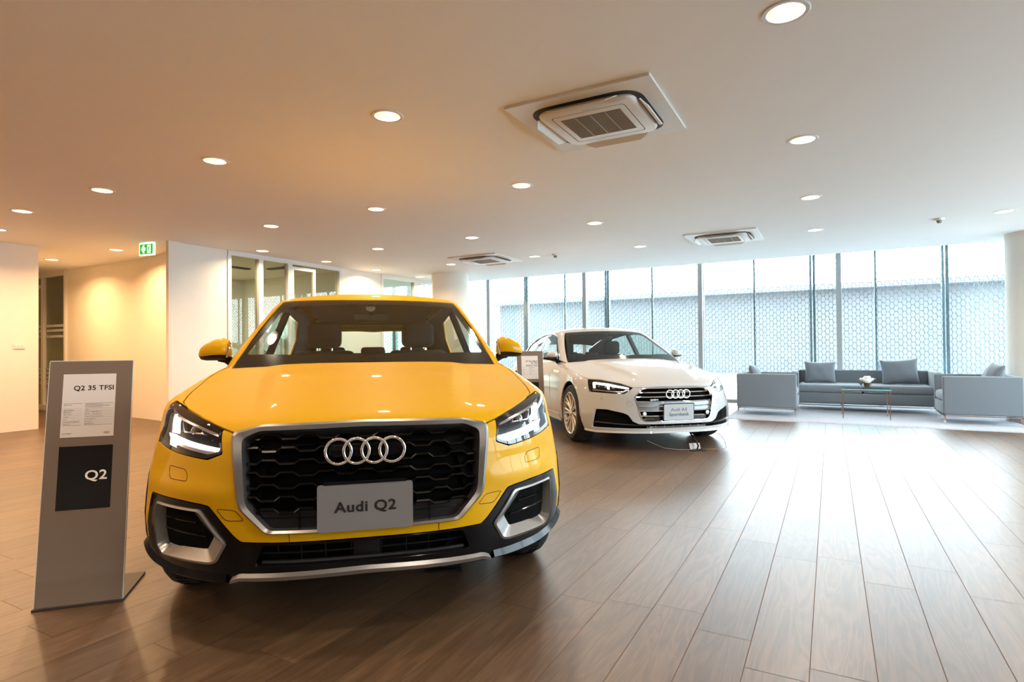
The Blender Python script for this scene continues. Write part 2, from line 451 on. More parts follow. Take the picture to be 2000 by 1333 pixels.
def wheel(parent, c, side, R, W, rim_r, mt_rim, spokes=10, double=True):
    """c = outer-face centre; side +1 / -1"""
    w = empty('wheel', parent=parent); w.location = c; w.scale = (side, 1, 1)
    hw = W
    prof = [(rim_r, 0.0), (rim_r+.012, .006), (R-.035, .004), (R-.012, -.018), (R-.002, -.045), (R, -.06), (R, -W+.05), (R-.004, -W+.035), (R-.02, -W+.01), (R-.05, -W), (rim_r, -W+.01)]
    mb = MB(); mb.lathe(prof, 64, axis='X')
    for g in (-.085, -.115, -.145):
        pass
    t = mb.build('tyre', M['rubber'], w, True, angle=30)
    gr = MB()
    for k in range(48):
        a = 2*math.pi*k/48
        for x0, x1, da in ((-.052, -.09, .06), (-W+.045, -W+.09, -.06)):
            p = [(x0, math.cos(a)*(R+.0005), math.sin(a)*(R+.0005)), (x1, math.cos(a+da)*(R+.0005), math.sin(a+da)*(R+.0005))]
            gr.tube(p, .0025, 4)
    gr.build('tread', M['matt_black'], w)
    rim = MB(); rim.lathe([(rim_r, 0.0), (rim_r-.006, .004), (rim_r-.014, 0), (rim_r-.016, -.02), (rim_r-.03, -.06), (rim_r-.03, -W+.02)], 64, axis='X')
    hub = rim_r*.17
    rim.lathe([(.0005, .0), (hub*.55, .002), (hub, -.010), (hub*1.1, -.05)], 32, axis='X')
    for k in range(spokes):
        a0 = 2*math.pi*k/spokes
        for da in ((-.13, .13) if double else (0,)):
            pts = []
            for t_ in np.linspace(0, 1, 6):
                rr = hub*.8 + (rim_r-.012-hub*.8)*t_; aa = a0 + da*(.35+.65*t_); ww = (.011 if double else .022)*(1+.25*t_)
                xx = -.012 - .018*math.sin(t_*math.pi)*.6 + .006*t_
                pts.append((rr, aa, ww, xx))
            vs = []
            for rr, aa, ww, xx in pts:
                cs, sn = math.cos(aa), math.sin(aa); ta = (-sn, cs)
                for q, dx in ((-1, -.006), (-.4, .0), (.4, .0), (1, -.006), (1, -.03), (-1, -.03)):
                    vs.append(rim.bm.verts.new((xx+dx, rr*cs+ta[0]*ww*q, rr*sn+ta[1]*ww*q)))
            for i in range(5):
                for j in range(6): rim.bm.faces.new((vs[i*6+j], vs[i*6+(j+1) % 6], vs[(i+1)*6+(j+1) % 6], vs[(i+1)*6+j]))
    rim.build('rim', mt_rim, w, True, angle=30)
    d = MB(); d.lathe([(.001, -.09), (rim_r*.78, -.09), (rim_r*.78, -.105), (.001, -.105)], 48, axis='X'); d.build('brake_disc', M['brake'], w, True)
    bk = MB(); bk.lathe([(.001, -.13), (rim_r-.028, -.13)], 40, axis='X'); bk.build('wheel_back', M['matt_black'], w)
    return w
# ---------------------------------------------------------------- yellow crossover
def flip(P): return [(-p[0], p[1], p[2]) for p in P]
def arc(yc, zc, r, a0, a1, n, x=.9):
    return [(x, yc + r*math.cos(R_(a0+(a1-a0)*k/n)), zc + r*math.sin(R_(a0+(a1-a0)*k/n))) for k in range(n+1)]
def yellow_car():
    lw, cb = q2_lower, q2_cabin
    car = empty('car', (-.7408*math.cos(R_(28.8)) - 2.995*math.sin(R_(28.8)), -.7408*math.sin(R_(28.8)) + 2.995*math.cos(R_(28.8)), 0), R_(12.98+28.8),
                label='yellow compact crossover car facing the viewer with black grille and lit headlights', cat='car', group='cars on the showroom floor')
    Y = M['yellow']
    # --- shut lines
    gt = [(.478, -.753, .796), (.373, -.775, .823)]
    hl = [(.820, -.289, .881), (.772, -.370, .871), (.736, -.430, .8615), (.653, -.559, .8435), (.590, -.646, .828), (.523, -.719, .808), (.513, -.768, .722), (.576, -.732, .699), (.772, -.515, .714), (.848, -.378, .728), (.853, -.345, .785), (.835, -.312, .863)]
    shut = [(.750, -.420, .864), (.770, -.333, .885), (.785, -.118, .922), (.783, .087, .956), (.765, .26, .985)]
    cowl = [(.735, .37, 1.02), (.60, .30, 1.03), (.3, .20, 1.04), (0, .175, 1.045)]
    # bonnet
    on_top = lambda P: [tuple(p) for p in surf(lw, 'top', [(x, y) for x, y, _ in P])]
    shut = [(.752, -.400, .868)] + on_top([(.768, -.333, 0), (.780, -.225, 0), (.786, -.118, 0), (.785, .087, 0), (.767, .26, 0)])
    ht = [tuple(p) for p in surf_line(lw, 'pol', [(.523, -.719, .811), (.590, -.646, .831), (.653, -.559, .8465), (.734, -.433, .8645)], 0, step=.04)]      # along the top of the headlight
    hf = [tuple(p) for p in surf_line(lw, 'pol', [(.740, -.423, .866), (.772, -.370, .874), (.820, -.289, .884)], 0, step=.04)]
    half = [(0, -.800, .831), (.2, -.797, .83), (.373, -.785, .823), (.470, -.757, .800)] + ht + shut[1:] + cowl[:-1]
    bon = half + [(0, .175, 1.045)] + flip(half[1:])[::-1]
    panel('bonnet', lw, 'top', bon, Y, car, r=.004, step=.022, rim=.02)
    # fender
    fen = hf[:1] + [(x+.003, y, z-.002) for x, y, z in shut[1:]] + [(.77, .36, 1.01), (.80, .62, 1.01), (.9, .66, .78), (.9, .60, .26), (.9, .46, .24)] \
        + arc(0, .325, .395, -12, 180, 16) + [(.89, -.400, .36), (.89, -.405, .60), (.862, -.372, .72), (.862, -.335, .79), (.838, -.300, .868)] + hf[::-1][:-1]
    panel('fender', lw, 'cyl', fen, Y, car, r=.006, step=.022, rim=.018, mirror=True)
    # bumper cover (yellow)
    side = [(.478, -.757, .793), (.519, -.727, .804), (.509, -.768, .719), (.574, -.736, .694), (.772, -.515, .709), (.852, -.378, .722), (.868, -.368, .70),
            (.89, -.398, .60), (.89, -.405, .36), (.86, -.45, .345), (.852, -.47, .50), (.843, -.476, .537), (.677, -.674, .541), (.593, -.740, .537), (.559, -.762, .532),
            (.463, -.801, .425), (.440, -.809, .406), (.324, -.84, .404), (0, -.86, .403)]
    inner = [(0, -.86, .432), (.340, -.84, .434), (.360, -.837, .438), (.445, -.814, .522), (.457, -.809, .562), (.469, -.797, .683)]
    bc = side[:-1] + flip(side[:-1])[::-1] + flip(inner[1:])[::-1] + inner[1:]
    bmp = panel('bumper_cover', lw, 'pol', bc, Y, car, r=.008, step=.02, rim=.016)[0]
    seam('washer_cap', lw, 'pol', [(.749, -.568, .655), (.669, -.661, .653), (.655, -.675, .640), (.653, -.686, .611), (.735, -.602, .609), (.748, -.59, .62)], M['gap'], bmp, .0012, .0, .012, True)
    seam('towing_eye_cover', lw, 'pol', [(.535, -.779, .523), (.461, -.807, .521), (.427, -.819, .484), (.496, -.792, .481)], M['gap'], bmp, .0012, .0, .012, True)
    for s in (1, -1):
        MB().tube([tuple(np.array([s, 1, 1])*surf_line(lw, 'pol', [(.27, -.85, .433)], .0005, closed=False)[0]), tuple(np.array([s, 1, 1])*surf_line(lw, 'pol', [(.27, -.85, .405)], .0005, closed=False)[0])], .0012, 5).build('seam', M['gap'], bmp)
    # cladding
    top = [(.89, -.41, .345), (.848, -.475, .352), (.848, -.475, .50), (.840, -.479, .532), (.677, -.674, .536), (.593, -.740, .532), (.561, -.762, .527), (.466, -.801, .421), (.440, -.809, .401), (.324, -.84, .399)]
    low = [(0, -.85, .262), (.44, -.79, .250), (.50, -.755, .246), (.713, -.60, .242), (.80, -.52, .254), (.845, -.46, .275), (.87, -.41, .305)]
    ctop = top + flip(top)[::-1]; cl = ctop + flip(low[1:]) [::-1][::-1]
    cl = top + flip(top)[::-1] + flip(low)[::-1][:-1] + low
    intake = [(.366, -.831, .392), (.396, -.810, .312), (0, -.846, .303)]
    intk = [intake[0], intake[1]] + flip(intake[:2])[::-1]
    fout = [(.799, -.540, .513), (.790, -.559, .342), (.764, -.580, .312), (.560, -.749, .315), (.530, -.763, .325), (.489, -.788, .398), (.589, -.741, .517)]
    fin = [(.787, -.556, .498), (.776, -.576, .352), (.755, -.60, .347), (.60, -.725, .355), (.590, -.73, .358), (.560, -.751, .408), (.655, -.691, .500)]
    cd = panel('bumper_cladding', lw, 'pol', cl, M['gloss_black'], car, r=.008, step=.02, off=.002, rim=.03, holes=[intk, fout, flip(fout)])[0]
    ribbon('lower_lip', lw, 'pol', [[(.87, -.42, .345), (.845, -.475, .318), (.80, -.53, .30), (.713, -.61, .285), (.55, -.73, .282), (.495, -.765, .283)],
                                    [(.87, -.42, .325), (.845, -.475, .298), (.80, -.53, .278), (.713, -.61, .262), (.55, -.73, .260), (.495, -.765, .262)],
                                    [(.87, -.42, .305), (.84, -.475, .275), (.80, -.53, .256), (.713, -.61, .243), (.55, -.73, .24), (.495, -.765, .246)]], (.001, .018, .001), M['gloss_black'], cd, True, False, r=.02)
    # lower intake
    panel('lower_intake', lw, 'pol', [(.42, -.8, .41)] + [(.42, -.8, .285)] + flip([(.42, -.8, .41), (.42, -.8, .285)])[::-1], M['matt_black'], car, r=.002, step=.05, off=-.07, rim=0)
    g = MB()
    for x in (-.33, -.24, -.15, -.055, .055, .15, .24, .33):
        P = surf_line(lw, 'pol', [(x, -.85, .400), (x, -.85, .30)], -.045); g.tube(P, .0022, 6)
    for x0, x1 in ((-.40, -.045), (.045, .40)):
        P = surf_line(lw, 'pol', [(x0, -.85, .350), (x1, -.85, .350)], -.03); g.tube(P, .0032, 6)
    P = surf_line(lw, 'pol', [(-.385, -.85, .318), (.385, -.85, .318)], -.02); g.tube(P, .009, 8)
    g.box((0, -.80, .355), (.10, .03, .075), .006)
    g.build('intake_bars', M['satin_black'], car, True)
    # skid plate
    ribbon('skid_plate', lw, 'pol', [[(x, -.8, a) for x, a in ((-.488, .272), (-.455, .286), (0, .297), (.455, .286), (.488, .272))],
                                     [(x, -.8, a) for x, a in ((-.494, .262), (-.458, .277), (0, .288), (.458, .277), (.494, .262))],
                                     [(x, -.8, a) for x, a in ((-.50, .250), (-.46, .262), (0, .272), (.46, .262), (.50, .250))],
                                     [(x, -.8, a) for x, a in ((-.50, .247), (-.46, .257), (0, .267), (.46, .257), (.50, .247))]], (.001, .016, .014, -.03), M['satin_silver'], car, False, False, r=.01)
    sk = MB()
    for x0, x1, z0 in ((-.43, -.28, .255), (-.12, .12, .262), (.28, .43, .255)):
        P = surf_line(lw, 'pol', [(x0, -.8, z0), (x1, -.8, z0+.002)], -.0); sk.tube(P, .0035, 6)
    sk.build('skid_plate_ribs', M['satin_black'], car, True)
    # fog surrounds
    mid = [(.790, -.550, .506), (.783, -.565, .347), (.760, -.59, .320), (.562, -.749, .324), (.536, -.763, .333), (.499, -.788, .398), (.595, -.741, .509)]
    ribbon('air_vent_surround', lw, 'pol', [fout, fout, mid, mid, fin, fin], (-.02, .008, .012, .008, -.028, -.06), M['satin_silver'], car, True, True, r=.012, angle=35)
    panel('air_vent', lw, 'pol', [(.80, -.54, .52), (.80, -.57, .33), (.53, -.74, .33), (.53, -.74, .52)], M['satin_black'], car, r=.002, step=.05, off=-.055, rim=0, mirror=True)
    for s in (1, -1):
        for za, zb, xa in ((.455, .455, .628), (.405, .408, .572)):
            P = surf_line(lw, 'pol', [(xa, -.7, za), (.783, -.57, zb)], -.026)
            mb = MB(); mb.tube([(p[0]*s, p[1], p[2]) for p in P], .004, 6); mb.build('vent_slat', M['gloss_black'], car, True)
    # grille
    go = [(0, -.80, .827), (.373, -.775, .819), (.476, -.757, .794), (.467, -.797, .683), (.455, -.809, .562), (.443, -.814, .524), (.350, -.84, .436), (0, -.86, .434)]
    gm = [(0, -.80, .815), (.373, -.775, .807), (.458, -.757, .784), (.450, -.797, .683), (.439, -.809, .562), (.430, -.814, .530), (.345, -.84, .4425), (0, -.86, .440)]
    gi = [(0, -.81, .806), (.376, -.78, .799), (.438, -.786, .774), (.432, -.811, .681), (.424, -.815, .566), (.416, -.821, .534), (.338, -.841, .449), (0, -.86, .4465)]
    loop = lambda h: h + flip(h[1:-1])[::-1]
    ribbon('grille_frame', lw, 'pol', [loop(go), loop(go), loop(gm), loop(gi), loop(gi)], (-.02, .007, .016, .006, -.05), M['satin_silver'], car, False, True, r=.014, angle=28)
    grl = panel('grille', lw, 'pol', loop([(0, 0, .815), (.45, -.757, .80), (.45, -.8, .53), (.345, -.84, .440), (0, -.86, .44)]), M['matt_black'], car, r=.002, step=.05, off=-.05, rim=0)[0]
    # bars: rows of stepped black slats
    def lim(z):
        return np.interp(z, [.446, .534, .566, .681, .774, .80], [.338, .416, .424, .432, .438, .376]) - .004
    rows = [.786, .742, .698, .654, .610, .566, .522]
    for ri, z0 in enumerate(rows):
        xm = lim(z0); xs = [-xm]; pit = .138; ph = (ri % 2)*pit*.5
        pts = []
        k = -6
        while k < 7:
            c = k*pit + ph
            for dx, dz in ((-.045, .0), (-.026, -.014), (.026, -.014), (.045, .0)): pts.append((c+dx, z0+dz))
            k += 1
        pts = [p for p in pts if -xm < p[0] < xm]; pts = [(-xm, pts[0][1])] + pts + [(xm, pts[-1][1])]
        bm = MB(); secs = []
        U = np.array([to_param('pol', (x, -.84 + .02*abs(x), z))[0] for x, z in pts])
        for j in range(len(U)):
            u = U[j]
            q = []
            for dz, of in ((.004, -.012), (-.002, -.007), (-.006, -.014), (.001, -.05)):
                p = surf(lw, 'pol', [(u[0], u[1]+dz)], 0)[0]; nn = np.array([0, -1.0, 0]); q.append(bm.bm.verts.new(tuple(p + nn*of)))
            secs.append(q)
        for a, b in zip(secs, secs[1:]):
            for i in range(4): bm.bm.faces.new((a[i], a[(i+1) % 4], b[(i+1) % 4], b[i]))
        bm.build('grille_slat', M['slat_black'], grl)
    lowp = MB()
    for s in (-1, 1):
        P = surf_line(lw, 'pol', [(s*.235, -.85, .508), (s*.235, -.85, .446)], -.012); lowp.tube(P, .003, 6); lowp.build('lower_grille_rib', M['gloss_black'], grl, True); lowp = MB()
    for z in (.487,):
        for s in (-1, 1):
            P = surf_line(lw, 'pol', [(s*.18, -.85, z), (s*.385, -.83, z)], -.02); lowp.tube(P, .0015, 5); lowp.build('lower_grille_rib', M['gloss_black'], grl, True); lowp = MB()
    panel('plate_backing', lw, 'pol', loop([(0, 0, .512), (.385, -.83, .512), (.338, -.84, .448), (0, -.86, .446)]), M['satin_black'], grl, r=.002, step=.05, off=-.022, rim=0)
    # rings
    yr = -.878
    for cx in (-.096, -.032, .032, .096):
        mb = MB()
        n1, n2 = 64, 12; R, r = .0455, .0058
        vs = [[mb.bm.verts.new((cx+(R+r*math.cos(b))*math.cos(a), yr - .014*0 + r*.8*math.sin(b) + abs(cx)*.02, .727+(R+r*math.cos(b))*math.sin(a))) for b in [2*math.pi*j/n2 for j in range(n2)]] for a in [2*math.pi*i/n1 for i in range(n1)]]
        for i in range(n1):
            for j in range(n2): mb.bm.faces.new((vs[i][j], vs[(i+1) % n1][j], vs[(i+1) % n1][(j+1) % n2], vs[i][(j+1) % n2]))
        mb.build('emblem_ring', M['chrome'], car, True, angle=80)
    MB().box((0, -.852, .727), (.27, .02, .05), .008).build('emblem_carrier', M['gloss_black'], grl, True)
    # plate
    mb = MB(); poly = fillet([(-.171, -.085), (.171, -.085), (.171, .085), (-.171, .085)], .012, 5)
    T = Matrix.Translation((0, -.878, .5225)) @ Matrix.Rotation(R_(90-3), 4, 'X')
    mb.prism(poly, -.0015, .0015, T); pl = mb.build('number_plate', M['plate'], car)
    text_obj('plate_lettering', 'Audi Q2', .052, M['ink'], pl, Matrix.Translation((0, -.8805, .5225)) @ Matrix.Rotation(R_(90-3), 4, 'X'), bold=.0012, sx=1.13, spacing=1.08)
    MB().box((0, -.872, .612), (.30, .014, .012), .003).build('plate_holder', M['gloss_black'], grl, True)
    # headlights
    hlr = [(x, y, z) for x, y, z in hl]
    panel('headlight_cover', lw, 'pol', hlr, M['clear'], car, r=.014, step=.02, off=.001, rim=0, mirror=True)
    inn = [(.812, -.31, .867), (.770, -.378, .857), (.732, -.440, .846), (.650, -.565, .828), (.592, -.65, .8125), (.532, -.712, .794), (.523, -.762, .730), (.578, -.725, .712), (.765, -.52, .727), (.835, -.39, .74), (.84, -.36, .785), (.825, -.33, .85)]
    ribbon('headlight_bezel', lw, 'pol', [hlr, hlr, inn, inn], (-.03, -.001, -.004, -.045), M['gloss_black'], car, True, True, r=.014)
    for s in (1, -1):
        f = (lambda P: P) if s == 1 else flip
        sg = np.array([s, 1, 1])
        hs = panel('headlight', lw, 'pol', f(inn), M['lamp_dark'], car, r=.01, step=.02, off=-.045, rim=0)[0]
        # brow, side and floor reflector strips (solid wedges between two depths)
        def wedge(nm, poly, o0, o1, mt):
            P = f(poly); ribbon(nm, lw, 'pol', [P, P, P], (o1, o0, o0), mt, hs, False, True, r=.003)
            panel(nm, lw, 'pol', P, mt, hs, r=.003, step=.02, off=o0, rim=0)
        wedge('headlight_brow', [(.805, -.33, .864), (.783, -.38, .845), (.70, -.50, .826), (.62, -.61, .808), (.535, -.72, .783), (.533, -.715, .792), (.592, -.65, .8105), (.650, -.565, .826), (.732, -.440, .844), (.77, -.378, .855)], -.012, -.045, M['lamp_bright'])
        wedge('headlight_sill', [(.752, -.537, .734), (.742, -.541, .742), (.545, -.752, .7235), (.578, -.730, .7135)], -.014, -.045, M['lamp_bright'])
        wedge('headlight_fin', [(.828, -.40, .845), (.800, -.42, .845), (.795, -.46, .775), (.822, -.43, .765)], -.016, -.045, M['lamp_bright'])
        # running light
        dr = [(.806, -.440, .768), (.786, -.46, .772), (.777, -.46, .842), (.774, -.44, .847), (.793, -.403, .850), (.796, -.41, .845), (.806, -.45, .772)]
        bar = [(.803, -.442, .767), (.772, -.489, .768), (.529, -.754, .7395), (.529, -.756, .726), (.740, -.541, .745), (.752, -.537, .728), (.782, -.50, .727), (.784, -.48, .751)]
        ver = [(.801, -.42, .843), (.777, -.435, .846), (.748, -.526, .775), (.786, -.470, .772)]
        ribbon('running_light', lw, 'pol', [f(bar), f(bar)], (-.03, -.010), M['drl'], hs, False, True, r=.003)
        panel('running_light', lw, 'pol', f(bar), M['drl'], hs, r=.003, step=.02, off=-.010, rim=0)
        ribbon('running_light', lw, 'pol', [f(ver), f(ver)], (-.03, -.012), M['drl'], hs, False, True, r=.003)
        panel('running_light', lw, 'pol', f(ver), M['drl'], hs, r=.003, step=.02, off=-.012, rim=0)
        # projector box
        box = [(.736, -.501, .833), (.716, -.568, .782), (.612, -.670, .788), (.626, -.632, .818)]
        bi = [(.729, -.505, .827), (.712, -.565, .788), (.620, -.665, .793), (.631, -.635, .814)]
        ribbon('projector_frame', lw, 'pol', [f(box), f(box), f(bi), f(bi)], (-.045, -.016, -.016, -.045), M['lamp_bright'], hs, False, True, r=.004)
        cpt = surf_line(lw, 'pol', [(.676, -.60, .808)], -.03)[0]*sg; nn = grad(lw, surf_line(lw, 'pol', [(.676, -.60, .808)], 0))[0]*sg
        mb = MB(); rings = [(.024, -.012), (.023, -.002), (.019, .006), (.011, .010), (.001, .0115)]
        z_ = Vector(nn); q = z_.to_track_quat('Z', 'Y').to_matrix().to_4x4()
        mb.lathe(rings, 24)
        for v in mb.bm.verts: v.co = Matrix.Translation(cpt) @ q @ v.co
        mb.build('projector_lens', M['windscreen_solid'], hs, True)
    # windscreen
    black = [(0, .08, 1.048), (.35, .12, 1.045), (.725, .24, 1.033), (.574, 1.088, 1.425), (.43, 1.03, 1.43), (.28, .987, 1.435), (.13, .962, 1.436), (0, .955, 1.438)]
    frit = [(0, .2, 1.075), (.35, .25, 1.075), (.667, .390, 1.078), (.545, .975, 1.368), (.40, .935, 1.38), (.2, .895, 1.39), (0, .885, 1.392)]
    lp = lambda h: h + flip(h[1:-1])[::-1]
    panel('windscreen', cb, 'top', lp(black), M['windscreen'], car, r=.02, step=.04, off=0, rim=0)
    panel('windscreen_border', cb, 'top', lp(black), M['gloss_black'], car, r=.02, step=.03, off=-.004, rim=0, holes=[lp(frit)], hr=.03)
    # roof + pillars
    rf = [(0, .958, 1.44), (.13, .965, 1.44), (.28, .99, 1.44), (.43, 1.033, 1.44), (.580, 1.092, 1.43), (.612, 1.25, 1.42), (.63, 1.9, 1.42), (.60, 2.5, 1.40), (.55, 2.86, 1.36), (.3, 2.925, 1.37), (0, 2.95, 1.38)]
    panel('roof', cb, 'top', lp(rf), Y, car, r=.02, step=.035, rim=.02)
    pil = [(.73, .22, .985), (.712, .317, 1.034), (.577, 1.088, 1.425), (.60, 1.22, 1.44), (.59, 1.9, 1.44), (.56, 2.5, 1.42), (.52, 2.86, 1.37), (.60, 2.95, 1.2), (.70, 3.0, 1.02), (.765, 2.95, .98), (.78, 2.55, 1.02),
           (.70, 2.50, 1.22), (.66, 2.30, 1.36), (.655, 1.8, 1.40), (.655, 1.35, 1.385), (.69, 1.0, 1.30), (.765, .60, 1.05), (.79, .38, .99)]
    panel('pillar', cb, 'cyl', pil, Y, car, r=.01, step=.03, rim=.012, mirror=True)
    panel('pillar_trim', cb, 'cyl', pil, M['cabin_trim'], car, r=.01, step=.05, off=-.018, rim=0, mirror=True)
    # side glazing and B pillar
    sg_ = [(.77, .66, 1.04), (.69, 1.02, 1.29), (.655, 1.36, 1.375), (.655, 1.52, 1.39), (.78, 1.52, 1.04)]
    sg2 = [(.78, 1.60, 1.04), (.655, 1.60, 1.39), (.66, 2.28, 1.35), (.70, 2.46, 1.22), (.78, 2.50, 1.03)]
    panel('side_window', cb, 'cyl', sg_, M['side_glass'], car, r=.02, step=.05, off=-.006, rim=0, mirror=True)
    panel('side_window', cb, 'cyl', sg2, M['side_glass'], car, r=.02, step=.05, off=-.006, rim=0, mirror=True)
    bp = [(.78, 1.52, 1.03), (.655, 1.52, 1.41), (.655, 1.60, 1.41), (.78, 1.60, 1.03)]
    panel('door_pillar', cb, 'cyl', bp, M['gloss_black'], car, r=.004, step=.05, off=-.004, rim=.04, mirror=True)
    # rear window
    rw = [(.0, 0, 1.40), (.50, 0, 1.37), (.60, 0, 1.08), (0, 0, 1.06)]
    panel('rear_window', cb, 'back', [(.46, 0, 1.36), (.56, 0, 1.06), (-.56, 0, 1.06), (-.46, 0, 1.36)], M['side_glass'], car, r=.04, step=.05, off=0, rim=0)
    panel('tailgate_frame', cb, 'back', [(.54, 0, 1.40), (.72, 0, 1.0), (-.72, 0, 1.0), (-.54, 0, 1.40)], M['gloss_black'], car, r=.04, step=.05, off=.002, rim=.02, holes=[[(.46, 0, 1.36), (.56, 0, 1.06), (-.56, 0, 1.06), (-.46, 0, 1.36)]], hr=.04)
    # doors, quarters, sills, tail
    d1 = [(.80, .63, 1.02), (.90, .67, .78), (.90, .61, .28), (.90, 1.50, .28), (.90, 1.55, .70), (.8, 1.555, 1.045)]
    panel('front_door', lw, 'cyl', d1, Y, car, r=.01, step=.04, rim=.015, mirror=True)
    d2 = [(.8, 1.565, 1.045), (.90, 1.56, .70), (.90, 1.51, .28), (.90, 2.18, .28)] + arc(2.601, .325, .42, 175, 110, 4) + [(.9, 2.52, .80), (.8, 2.55, 1.04)]
    panel('rear_door', lw, 'cyl', d2, Y, car, r=.008, step=.04, rim=.015, mirror=True)
    d3 = [(.8, 2.56, 1.04), (.9, 2.53, .80)] + arc(2.601, .325, .42, 108, 0, 8) + [(.89, 3.05, .30), (.8, 3.25, .35), (.8, 3.28, .9), (.7, 3.05, 1.02)]
    panel('rear_quarter', lw, 'cyl', d3, Y, car, r=.008, step=.04, rim=.015, mirror=True)
    panel('tailgate', lw, 'back', [(.72, 0, .99), (.74, 0, .40), (-.74, 0, .40), (-.72, 0, .99)], Y, car, r=.03, step=.05, rim=.015)
    panel('rear_bumper', lw, 'back', [(.80, 0, .40), (.78, 0, .22), (-.78, 0, .22), (-.80, 0, .40)], M['satin_black'], car, r=.02, step=.05, rim=.015)
    panel('tail_light', lw, 'back', [(.80, 0, .95), (.80, 0, .80), (.5, 0, .80), (.5, 0, .92)], M['tail_red'], car, r=.02, step=.04, off=.006, rim=.015, mirror=True)
    panel('sill', lw, 'cyl', [(.9, .48, .27), (.9, 2.2, .27), (.9, 2.2, .17), (.9, .44, .17)], M['satin_black'], car, r=.01, step=.05, off=.004, rim=.02, mirror=True)
    # wheel arch trims
    for yc in (0, 2.601):
        o_ = arc(yc, .325, .405, -14 if yc == 0 else 182, 186 if yc == 0 else -8, 18); i_ = arc(yc, .325, .352, -14 if yc == 0 else 182, 186 if yc == 0 else -8, 18)
        ribbon('wheel_arch_trim', lw, 'side', [o_, o_, i_, i_], (-.01, .006, .008, -.05), M['satin_black'], car, True, False, r=0, m=1, n=1)
    for yc in (0.0, 2.601):
        for s in (1, -1): wheel(car, (s*.885, yc, .3255), s, .3255, .215, .225, M['alloy'], 10)
    # door mirrors
    for s in (1, -1):
        mo = empty('door_mirror', parent=car)
        secs = []
        prof = [(.790, 1.075, .035, .030), (.800, 1.100, .070, .060), (.830, 1.108, .085, .066), (.875, 1.104, .085, .062), (.925, 1.092, .070, .050), (.950, 1.084, .050, .037), (.963, 1.078, .018, .014)]
        def shell(nm, mt, lo, hi, gr=0.0):
            mb = MB(); secs = []
            for x, zc, ry, rz in prof:
                q = []
                for k in range(25):
                    a = lo + (hi-lo)*k/24
                    q.append(mb.bm.verts.new((s*x, .60 + (ry+gr)*(-math.cos(a))*(1 if math.cos(a) > 0 else .25), zc + (rz+gr)*math.copysign(abs(math.sin(a))**.8, math.sin(a)))))
                secs.append(q)
            for a, b in zip(secs, secs[1:]):
                for i in range(24): mb.bm.faces.new((a[i], a[i+1], b[i+1], b[i]))
            mb.bm.faces.new(secs[0]); mb.bm.faces.new(secs[-1])
            return mb.build(nm, mt, mo, True, angle=50)
        shell('mirror_cap', Y, R_(-22), R_(180)); shell('mirror_base', M['satin_black'], R_(-158), R_(-22), -.001)
        MB().box((s*.875, .622, 1.09), (.15, .006, .085), .002).build('mirror_glass', M['chrome'], mo)
        mb = MB(); mb.tube([(s*.745, .60, .975), (s*.775, .595, 1.01), (s*.82, .60, 1.045), (s*.86, .60, 1.055)], .019, 10); mb.build('mirror_arm', M['satin_black'], mo, True)
        mb = MB(); P = [(s*.786, .548, 1.145), (s*.790, .535, 1.10), (s*.802, .530, 1.06)]; mb.tube(P, .007, 8); mb.build('indicator', M['chrome'], mo, True)
    # inner shells
    car_inner(car, lw, -.43, 3.0, .255, .98, .34, [0, 2.601])
    interior(car, dict(sx=.355, sy=1.42, sz=.30, dash_y=.62, dash_z=.985, rear_y=2.30, wheel_y=.98, wheel_z=1.0, wheel_s=-1, head=1.21, mir=(0, .93, 1.315), roof=cb, belt=1.0, w=.70))
    return car
def car_inner(car, lw, y0, y1, z0, z1, tr, axles):
    """dark inner body behind the skin, floor pan and wheel housings"""
    ys = np.linspace(-.80, y1+.22, 44); V = []; F = []
    na = 16; zs = z0 + (z1 - .12 - z0)*np.arange(na)/(na-1)
    G = np.array([(y, t) for y in ys for t in zs])
    ins = lw(np.stack([np.zeros(len(G)), G[:, 0], G[:, 1]], 1)) < -.04
    O_, D_ = rays('side', G)
    X = np.where(ins, ray_hit(lw, O_, D_, 3.2, -.035, n=26)[:, 0], .02)
    X = np.maximum(.02, X)
    zc = surf(lw, 'top', np.stack([np.abs(X)*0, G[:, 0]], 1))[:, 2] - .07
    G[:, 1] = np.where(ins, G[:, 1], np.minimum(G[:, 1], zc))
    for a in axles: X = np.where((G[:, 0]-a)**2 + (G[:, 1]-.325)**2 < .40**2, np.minimum(X, .58), X)
    for s in (1, -1):
        base = len(V); V += [(s*x, g[0], g[1]) for x, g in zip(X, G)]
        for i in range(len(ys)-1):
            for k in range(na-1):
                a = base + i*na + k; F.append((a, a+1, a+na+1, a+na))
    o = mesh_obj('inner_body', V, F, M['liner'], car)
    mb = MB(); mb.box((0, (y1-.5)/2+.05, z0+.02), (1.15, y1+.9, .03), .01); mb.box((0, -.60, .30), (1.0, .10, .10), .01)
    mb.box((0, -.40, .55), (1.0, .06, .45), .0); mb.build('floor_pan', M['liner'], car)
